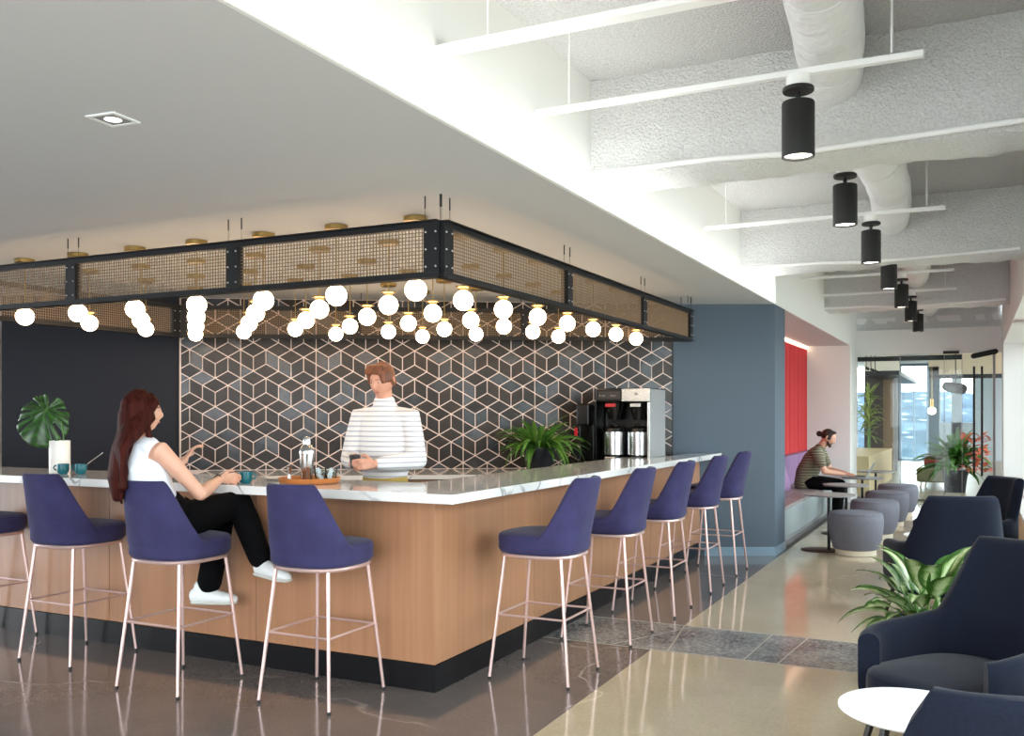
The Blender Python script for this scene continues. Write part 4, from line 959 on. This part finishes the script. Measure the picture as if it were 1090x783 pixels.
# lobby lamps
c = at(992, 437, 24.6)
pdn = thing('pendant_lamp', 'small brass and white globe pendant in the far meeting area', 'lamp', (c.x, 24.6, 0))
MB().cyl((0,0,2.6),(0,0,c.z+.12),.006,n=6).build('rod', M['brass'], pdn); MB().cyl((0,0,c.z+.08),(0,0,c.z+.28),.04,n=12).build('socket', M['brass'], pdn); MB().ball((0,0,c.z), .1, 16).build('globe', mat('opal', '#ffffff', .3, emit='#fff6e6', estr=1.2), pdn)
for k, (px_, py_) in enumerate(((922,391.5),(927,392.8),(931.5,394.5))):
    c = at(px_, py_, 23.6); t = thing('track_spotlight', '%s small black spotlight on the cream lobby bulkhead' % ['left', 'middle', 'right'][k], 'spotlight', (c.x, 23.6, c.z), 0, 'small black lobby spotlights')
    MB().cyl((0,0,0),(.055,-.05,-.03),.032,n=12).build('housing', M['black'], t); MB().cyl((0,0,0),(0,0,3.05-c.z),.01,n=6).build('stem', M['black'], t)
c = at(1017, 412, 21.5)
dd = thing('black_duct', 'short black round duct hanging from the lobby ceiling', 'duct', (c.x, 21.5, c.z))
MB().tube([(-.18,1.2,.05),(.12,-.6,-.05)], [.11,.11], 20, round_ends=False).build('duct_body', M['black'], dd); MB().cyl((0,.2,0),(0,.2,3.05-c.z),.01,n=6).build('hanger', M['black'], dd)
# ================================================================== PEOPLE
def gauss(d, s): return math.exp(-(d/s)**2)
def head_mb(mb, c, face, up=Vector((0,0,1)), s=1.0):
    """head lofted on a fine ball: face = direction looked at"""
    f = Vector(face).normalized(); up = (up - f*up.dot(f)).normalized(); r = f.cross(up).normalized(); c = Vector(c); n, k = 56, 44; rs = []
    for i in range(k+1):
        a = math.pi*min(max(i/k, .01), .99); z = -math.cos(a); rr = math.sin(a); ring = []
        for j in range(n):
            p = 2*math.pi*j/n; x = rr*math.sin(p); y = rr*math.cos(p)
            X, Y, Z = x*.074, y*.094, z*.112
            jaw = max(0, -z-.15)
            if y < 0: Y *= 1 - .35*jaw; Z = Z*(1 - .12*jaw)
            X *= 1 - .30*jaw**1.2
            if y > 0: Y += .006*gauss(z+.85, .22)*gauss(x, .35)
            fr_ = max(0, y)
            nose = gauss(x, .13)*(gauss(z+.16, .16)*.024 + gauss(z-.05, .16)*.010)*fr_
            eye = -(gauss(abs(x)-.36, .17)*gauss(z-.10, .11))*.008*fr_
            brow = gauss(z-.26, .09)*gauss(x, .55)*.005*fr_
            lip = gauss(z+.47, .055)*gauss(x, .26)*.006*fr_ + gauss(z+.58, .05)*gauss(x, .22)*.005*fr_
            chin = gauss(z+.83, .12)*gauss(x, .25)*.008*fr_; chk = gauss(abs(x)-.5, .2)*gauss(z+.15, .2)*.004*fr_
            Y += nose + eye + brow + lip + chin + chk
            ring.append(c + (r*X + f*Y + up*Z)*s)
        rs.append(ring)
    mb.rings(rs)
    for sd in (-1, 1):
        e = c + (r*sd*.074 - f*.006 + up*.0)*s
        mb.tube([e + up*.028*s, e + r*sd*.012*s - f*.008*s + up*.015*s, e + r*sd*.012*s - f*.008*s - up*.01*s, e - up*.026*s], [.007*s,.010*s,.009*s,.006*s], 10)
    return f, r, up
def face_bits(par, c, f, r, up, s=1, hair='hair_dark', lip='lip'):
    c = Vector(c)
    for sd in (-1, 1):
        MB().ball(c + (r*sd*.028 + f*.0770 + up*.012)*s, (.0078*s,)*3, 12).build('eye', M['ceramic'], par)
        MB().ball(c + (r*sd*.028 + f*.0806 + up*.012)*s, (.0055*s,)*3, 10).build('iris', M['eye'], par)
        MB().tube([c + (r*sd*.014 + f*.091 + up*.030)*s, c + (r*sd*.030 + f*.087 + up*.034)*s, c + (r*sd*.044 + f*.077 + up*.029)*s], [.0022*s,.003*s,.0018*s], 6).build('eyebrow', M[hair], par)
    MB().tube([c + (r*-.020 + f*.082 - up*.0555)*s, c + (f*.0895 - up*.054)*s, c + (r*.020 + f*.082 - up*.0555)*s], [(.003*s,.003*s),(.0055*s,.005*s),(.003*s,.003*s)], 8).build('lips', M[lip], par)
def hand_mb(mb, w, d, n, s=1, curl=35, thumb=1):
    """w wrist, d pointing direction, n palm normal (the way fingers curl), thumb = side of the thumb"""
    w = Vector(w); d = Vector(d).normalized(); n = Vector(n); n = (n - d*n.dot(d)).normalized(); sd = d.cross(n)*thumb
    mb.tube([w - d*.01*s, w + d*.03*s, w + d*.085*s], [(.018*s,.024*s),(.014*s,.036*s),(.012*s,.039*s)], 14, ref=n)
    for k, (o, L) in enumerate(((.030,.074),(.010,.082),(-.011,.076),(-.031,.060))):
        p = w + d*.085*s + sd*o*s; a = 0; pts = [p - d*.02*s, p]; r = [.0095*s,.0095*s]
        for q, fr_ in enumerate((.45,.30,.25)):
            a += R(curl*(.7 + .15*q + .06*k)); p = p + (d*math.cos(a) + n*math.sin(a))*L*fr_*s; pts.append(p); r.append((.0088,.0080,.0068)[q]*s)
        mb.tube(pts, r, 9)
    p = w + d*.022*s + sd*.026*s; q = p + (d*.55 + sd*.75 + n*.25).normalized()*.042*s; e = q + (d*.85 + sd*.15 + n*.55).normalized()*.034*s
    mb.tube([w + d*.012*s + sd*.01*s, p, q, e], [.014*s,.014*s,.011*s,.008*s], 10)
    return w
V_ = Vector
def chain(mb, pts, rad, ref=None, n=16): mb.tube([V_(p) for p in pts], rad, n, ref=ref)
def mids(a, b, t): return V_(a)*(1-t) + V_(b)*t
def shoe_mb(up, sole, heel, toe, h, w=.048):
    heel, toe = V_(heel), V_(toe); d = (toe-heel).normalized(); L = (toe-heel).length; u = V_((0,0,1)); u = (u - d*u.dot(d)).normalized()
    P = lambda t, z: heel + d*L*t + u*z
    up.tube([P(.04,.045), P(.22,.048), P(.45,.045), P(.7,.036), P(.93,.030)], [(.034,.044),(.040,.050),(.044,.040),(.048,.034),(.034,.024)], 16, ref=d.cross(u))
    up.tube([P(.18,.05), P(.16,.10)], [(.034,.042),(.034,.040)], 14, ref=d.cross(u))
    sole.tube([P(.0,.008), P(.25,.008), P(.5,.008), P(.75,.008), P(.97,.012)], [(.034,.014),(.038,.015),(.040,.014),(.050,.014),(.036,.013)], 16, ref=d.cross(u))
# ---------------------------------------------------------------- woman on the stool (local: stool base at origin, faces +y)
wo = thing('person', 'seated person with long auburn hair, white sleeveless top, black trousers, holding a teal cup', 'person', (-3.92, 3.835, 0))
HIP = V_((-.03,-.10,.90)); CH = V_((-.06,-.20,1.15)); NK = V_((-.08,-.22,1.36)); HD = V_((-.085,-.185,1.485))
RS, LS = V_((.095,-.235,1.285)), V_((-.245,-.17,1.275))
RE, RW = V_((.165,-.02,1.045)), V_((.04,.26,1.105))
LE, LW = V_((-.27,.10,1.09)), V_((-.215,.24,1.21))
b = MB(); wf_ = V_((.66,.75,-.02)); F, Rr, U = head_mb(b, HD, wf_, s=.93)
chain(b, [HD - V_((.01,.02,.06)), NK, NK - V_((0,0,.07))], [.046,.047,.07])
acr = (RS-LS).normalized()
chain(b, [HIP, mids(HIP,CH,.45), CH, CH + V_((0,0,.10)), NK - V_((0,-.0,.03))], [(.15,.11),(.115,.09),(.135,.10),(.14,.085),(.06,.055)], ref=acr, n=24)
chain(b, [CH + V_((.04,0,.13)), RS, mids(RS,RE,.35), mids(RS,RE,.75), RE], [.05,.052,.045,.038,.036])
chain(b, [RE, mids(RE,RW,.3), mids(RE,RW,.8), RW], [.036,.038,.027,.023])
chain(b, [CH + V_((-.06,.02,.13)), LS, mids(LS,LE,.5), LE], [.05,.048,.042,.035]); chain(b, [LE, mids(LE,LW,.4), LW], [.035,.034,.023])
hand_mb(b, RW, (.10,1,.02), (.9,-.1,-.3), .88, 42, -1)
hand_mb(b, LW, (.30,.5,.8), (.5,.6,-.3), .88, 25, 1)
RH, LH = V_((.06,-.06,.895)), V_((-.12,-.06,.89)); RK, LK = V_((.10,.35,.965)), V_((-.04,.36,.87)); RA, LA = V_((.335,.27,.655)), V_((-.06,.27,.475))
chain(b, [RH, mids(RH,RK,.5), RK], [.085,.075,.052]); chain(b, [RK, mids(RK,RA,.3), RA], [.05,.05,.034])
chain(b, [LH, mids(LH,LK,.5), LK], [.08,.07,.052]); chain(b, [LK, mids(LK,LA,.3), LA], [.05,.05,.034])
fuse('body', b, M['skin'], wo, .006, 3); face_bits(wo, HD, F, Rr, U, .93, 'hair_dark')
t = MB()
chain(t, [HIP + V_((0,0,.03)), mids(HIP,CH,.35), mids(HIP,CH,.75), CH + V_((0,0,.05)), CH + V_((0,0,.13))], [(.165,.125),(.14,.112),(.142,.115),(.15,.112),(.125,.085)], ref=acr, n=28)
chain(t, [RS + V_((-.062,0,.012)), CH + V_((0,0,.15)), LS + V_((.06,0,.012))], [.050,.068,.048])
fuse('white_top', t, M['whiteshirt'], wo, .007, 5)
t = MB()
chain(t, [HIP + V_((0,.0,.06)), HIP - V_((0,.0,.02)), HIP - V_((0,-.04,.03))], [(.16,.12),(.175,.135),(.17,.11)], ref=acr, n=24)
chain(t, [RH, mids(RH,RK,.5), RK], [.105,.092,.072]); chain(t, [RK, mids(RK,RA,.35), mids(RK,RA,.93)], [.072,.076,.066])
chain(t, [LH, mids(LH,LK,.5), LK], [.10,.09,.07]); chain(t, [LK, mids(LK,LA,.4), mids(LK,LA,.93)], [.07,.072,.070])
fuse('black_trousers', t, M['blacktrouser'], wo, .008, 5)
MB().tube([V_((.035,.0,1.02)), V_((.06,.03,.96)), V_((.07,.03,.90))], [.004,.004,.003], 6).tube([V_((.035,.0,1.02)), V_((.095,.035,.98)), V_((.12,.04,.93))], [.004,.004,.003], 6).build('drawstring', M['blacktrouser'], wo)
u_, s_2 = MB(), MB(); shoe_mb(u_, s_2, RA + V_((-.045,.02,-.085)), RA + V_((.215,-.03,-.10)), .1); fuse('shoe', u_, M['shoe'], wo, .005, 2); fuse('shoe_sole', s_2, M['sole'], wo, .005, 1)
u_, s_2 = MB(), MB(); shoe_mb(u_, s_2, LA + V_((-.07,-.05,-.09)), LA + V_((.14,.08,-.10)), .1); fuse('shoe', u_, M['shoe'], wo, .005, 2); fuse('shoe_sole', s_2, M['sole'], wo, .005, 1)
MB().tube([RW + V_((0,-.02,-.002)) + .027*(V_((1,0,0))*math.cos(a_) + V_((0,.15,1))*math.sin(a_)) for a_ in [2*math.pi*k/20 for k in range(20)]], [.0035]*20, 6, closed=True).build('bracelet', M['black'], wo)
h = MB(); rh = random.Random(5); back = -F; bk2 = V_((-.35,-.93,0)).normalized()
h.ball(HD + U*.022 + back*.022, (.086,.098,.103), 28, T=None)
chain(h, [HD + U*.06 + back*.02, HD + back*.055 - U*.02, HD + back*.065 - U*.13, V_((-.135,-.29,1.26)), V_((-.14,-.315,1.14)), V_((-.13,-.315,1.04))], [.07,(.086,.07),(.088,.062),(.088,.048),(.075,.040),(.04,.025)], ref=V_((.8,-.45,0)), n=20)
for k in range(44):
    q = k/43; a = -2.25 + 4.5*q; o = (Rr*math.sin(a)*.080 - F*math.cos(a)*.068); wv = rh.uniform(-.010,.010)
    st0 = HD + U*.055 + o*.7; st1 = HD - U*.03 + o*1.12
    ax_ = V_((-.125,-.30,0)) + V_((.86,-.5,0))*(.088*math.sin(a) + wv); zb_ = 1.00 + .12*abs(math.sin(a))**2 + rh.uniform(-.02,.03)
    m1 = V_((ax_.x, ax_.y, 1.30)) + o*.30; m2 = V_((ax_.x - wv, ax_.y + rh.uniform(-.008,.012), 1.17)); m3 = V_((ax_.x + wv, ax_.y + rh.uniform(-.008,.012), 1.09))
    chain(h, [st0, st1, (st1+m1)/2 + o*.08, m1, m2, m3, V_((ax_.x*.97 + rh.uniform(-.015,.015), ax_.y, zb_))], [.016,.018,.018,.017,.015,.013,.004], n=8)
chain(h, [HD + U*.085 + F*.045, HD + U*.055 + F*.06 + Rr*.052, HD - U*.0 + F*.03 + Rr*.078, HD - U*.07 + F*.02 + Rr*.078, V_((-.0,-.20,1.29))], [.02,.024,.022,.02,.012], n=8)
chain(h, [HD + U*.09 + F*.04, HD + U*.055 + F*.06 - Rr*.05, HD - U*.01 + F*.03 - Rr*.078, HD - U*.08 + F*.02 - Rr*.078], [.02,.024,.022,.016], n=8)
fuse('hair', h, M['hair_brown'], wo, .0045, 3)
# ---------------------------------------------------------------- barista (local: feet at origin, faces +y, then turned)
ba = thing('person', 'standing person behind the bar in a white striped knit top, holding a dark cup', 'person', (-3.56, 5.30, 0), R(190))
def standing(par, ht=1.82):
    HIPb, CHb, NKb, HDb = V_((0,0,.95)), V_((0,.0,1.33)), V_((0,.02,1.56)), V_((0,.055,1.70)); b = MB()
    f, r, u = head_mb(b, HDb, V_((.15,1,-.35)), s=1.0)
    chain(b, [HDb - V_((0,.03,.06)), NKb - V_((0,.0,.02)), NKb - V_((0,0.01,.09))], [.055,.057,.062])
    X = V_((1,0,0))
    chain(b, [HIPb, V_((0,0,1.1)), CHb, V_((0,0,1.46)), V_((0,.01,1.53))], [(.155,.11),(.14,.10),(.17,.115),(.17,.09),(.08,.06)], ref=X, n=24)
    sh_, el, wr = {}, {}, {}
    for s in (-1, 1):
        sh_[s] = V_((s*.180,0,1.455)); el[s] = V_((s*.245,.03,1.17)); wr[s] = V_((s*.075 + .02,.30,1.155))
        chain(b, [V_((s*.08,0,1.46)), sh_[s], mids(sh_[s],el[s],.5), el[s]], [.06,.058,.047,.040]); chain(b, [el[s], mids(el[s],wr[s],.3), wr[s]], [.040,.040,.027])
        k = V_((s*.11,.02,.50)); a = V_((s*.12,-.01,.08)); hp = V_((s*.09,0,.92))
        chain(b, [hp, mids(hp,k,.5), k], [.095,.08,.056]); chain(b, [k, mids(k,a,.3), a], [.055,.058,.036]); chain(b, [a, a + V_((0,.12,-.03))], [.04,.035])
    hand_mb(b, wr[-1], (.55,.8,.05), (.6,-.4,-.2), 1.0, 38, -1); hand_mb(b, wr[1], (-.55,.8,-.05), (-.6,-.4,.2), 1.0, 38, 1)
    fuse('body', b, M['skin2'], par, .006, 3); face_bits(par, HDb, f, r, u, 1, 'hair_ginger')
    t = MB()
    chain(t, [V_((0,0,1.10)), V_((0,0,1.15)), CHb, V_((0,0,1.45)), V_((0,.005,1.515)), V_((0,.012,1.545))], [(.165,.13),(.162,.13),(.178,.138),(.17,.112),(.098,.086),(.076,.076)], ref=X, n=28)
    for s in (-1, 1):
        chain(t, [V_((s*.08,0,1.455)), sh_[s], mids(sh_[s],el[s],.5), el[s]], [.075,.076,.070,.064]); chain(t, [el[s], mids(el[s],wr[s],.4), mids(el[s],wr[s],.86)], [.064,.058,.046])
    fuse('striped_top', t, M['stripe_barista'], par, .008, 5)
    t = MB()
    chain(t, [V_((0,0,1.055)), V_((0,0,.9))], [(.155,.118),(.178,.135)], ref=X, n=24)
    for s in (-1, 1):
        k = V_((s*.11,.02,.50)); a = V_((s*.12,-.01,.10)); hp = V_((s*.09,0,.90)); chain(t, [hp, mids(hp,k,.5), k, a], [.105,.09,.075,.065])
    fuse('trousers', t, mat('khaki', '#b79a4e', .8), par, .009, 4)
    for s in (-1, 1):
        u_, s2 = MB(), MB(); shoe_mb(u_, s2, (s*.12,-.06,.0), (s*.13,.21,.0), .1); fuse('shoe', u_, M['black'], par, .006, 2); fuse('shoe_sole', s2, M['sole'], par, .006, 1)
    h = MB(); h.ball(HDb + u*.030 - f*.018, (.083,.098,.094), 28)
    for k in range(22):
        a = -2.4 + 4.8*k/21; o = r*math.sin(a)*.076 - f*math.cos(a)*.09; chain(h, [HDb + u*.10 + o*.3, HDb + u*.06 + o*.95, HDb - u*(.03 if abs(a) < 1.6 else -.01) + o*1.03], [.02,.018,.012], n=8)
    for k in range(7): x = -.05 + .1*k/6; chain(h, [HDb + u*.10 + r*x, HDb + u*.105 + f*.05 + r*x*1.1, HDb + u*.075 + f*.082 + r*(x+.012)], [.018,.018,.008], n=8)
    fuse('hair', h, M['hair_ginger'], par, .006, 2)
standing(ba)
dc = thing('takeaway_cup', 'dark cup held in both hands by the person behind the bar', 'cup', (-3.56, 4.955, 1.13))
MB().lathe([(0,0),(.028,0),(.036,.075),(.034,.076),(0,.07)], (0,0,0), 24).build('cup_body', M['black'], dc); MB().lathe([(.038,.074),(.038,.082),(.03,.088),(0,.088)], (0,0,0), 24).build('lid', M['black'], dc)
# ---------------------------------------------------------------- man with laptop (local faces +y; turned to +x)
mn = thing('person', 'bearded person with a hair bun and green striped t-shirt working at the laptop', 'person', (-2.10, 13.62, 0), R(-90))
HIPm, CHm, NKm, HDm = V_((0,-.02,.53)), V_((0,.10,.84)), V_((0,.20,1.03)), V_((0,.285,1.145)); b = MB()
f, r, u = head_mb(b, HDm, V_((.05,1,-.45)), s=1.0); X = V_((1,0,0))
chain(b, [HDm - V_((0,.04,.05)), NKm, NKm - V_((0,.05,.07))], [.056,.058,.085])
chain(b, [HIPm, V_((0,.0,.68)), CHm, V_((0,.15,.94)), NKm - V_((0,.02,.03))], [(.16,.12),(.15,.115),(.17,.12),(.165,.095),(.08,.06)], ref=X, n=24)
S_, E_, W2 = {}, {}, {}
for s in (-1, 1):
    S_[s] = V_((s*.20,.15,.95)); E_[s] = V_((s*.24,.27,.69)); W2[s] = V_((s*.10,.50,.655))
    chain(b, [V_((s*.08,.15,.95)), S_[s], mids(S_[s],E_[s],.5), E_[s]], [.06,.058,.048,.042]); chain(b, [E_[s], mids(E_[s],W2[s],.3), W2[s]], [.042,.040,.027])
    hand_mb(b, W2[s], (-s*.1,1,-.12), (0,-.1,-1), 1.0, 14, s)
    hp, k, a = V_((s*.09,.0,.53)), V_((s*.13,.42,.50)), V_((s*.12,.40,.10)); chain(b, [hp, mids(hp,k,.5), k], [.09,.08,.056]); chain(b, [k, mids(k,a,.35), a], [.055,.055,.036]); chain(b, [a, a+V_((0,.12,-.04))], [.04,.034])
fuse('body', b, M['skin'], mn, .007, 3); face_bits(mn, HDm, f, r, u, 1, 'hair_dark')
t = MB(); chain(t, [V_((0,-.02,.50)), V_((0,.0,.66)), CHm, V_((0,.145,.94)), NKm - V_((0,.03,.045))], [(.19,.155),(.185,.15),(.195,.15),(.18,.115),(.10,.08)], ref=X, n=28)
for s in (-1, 1): chain(t, [V_((s*.08,.15,.95)), S_[s], mids(S_[s],E_[s],.62)], [.075,.078,.068])
fuse('striped_t_shirt', t, M['stripe_man'], mn, .008, 4)
t = MB(); chain(t, [V_((0,-.01,.56)), V_((0,.03,.53))], [(.17,.12),(.175,.12)], ref=X, n=24)
for s in (-1, 1):
    hp, k, a = V_((s*.09,.0,.525)), V_((s*.13,.43,.50)), V_((s*.12,.40,.14)); chain(t, [hp, mids(hp,k,.5), k], [.10,.09,.072]); chain(t, [k, mids(k,a,.5), a], [.072,.065,.055])
fuse('black_trousers', t, M['blacktrouser'], mn, .009, 4)
for s in (-1, 1):
    u_, s2 = MB(), MB(); shoe_mb(u_, s2, (s*.12,.35,.0), (s*.14,.63,.0), .1); fuse('shoe', u_, M['shoe'], mn, .006, 2); fuse('shoe_sole', s2, M['sole'], mn, .006, 1)
h = MB(); h.ball(HDm + u*.030 - f*.020, (.080,.092,.092), 28)
for k in range(15):
    a = -2.0 + 4*k/14; o = r*math.sin(a)*.074 - f*math.cos(a)*.09; chain(h, [HDm + u*.10 + f*.05 + o*.2, HDm + u*.07 + o*.8, HDm - u*.01 + o*1.0], [.016,.014,.010], n=8)
h.ball(HDm - f*.135 + u*.0, (.040,.040,.042), 18); chain(h, [HDm - f*.09, HDm - f*.125], [.03,.022], n=10); fuse('hair_bun', h, M['hair_dark'], mn, .006, 2)
h = MB(); chain(h, [HDm + r*.058 + f*.022 - u*.045, HDm + r*.040 + f*.048 - u*.080, HDm + f*.066 - u*.098, HDm - r*.040 + f*.048 - u*.080, HDm - r*.058 + f*.022 - u*.045], [.012,.018,.024,.018,.012], n=10)
chain(h, [HDm + r*.030 + f*.070 - u*.068, HDm + r*.026 + f*.080 - u*.050, HDm + f*.091 - u*.038, HDm - r*.026 + f*.080 - u*.050, HDm - r*.030 + f*.070 - u*.068], [.009,.006,.006,.006,.009], n=8); fuse('beard', h, M['beard'], mn, .005, 2)
lt = thing('laptop', 'open grey laptop on the small round table in front of the seated man', 'laptop', (-1.42, 13.62, .613), R(-90))
MB().box(-.16,.16,-.11,.11,0,.014).build('keyboard_base', M['laptop'], lt, bevel=.003)
T = Matrix.Translation((0,.11,.014)) @ Matrix.Rotation(R(-28), 4, 'X'); MB().box(-.16,.16,-.006,.002,0,.215,0,T).build('lid', M['laptop'], lt); MB().box(-.15,.15,-.0072,-.0062,.01,.205,0,T).build('screen', mat('screen','#1b2730',.2,emit='#9fb4c4',estr=.5), lt)
MB().box(-.14,.14,-.04,.09,.0142,.016).build('keys', M['black'], lt)
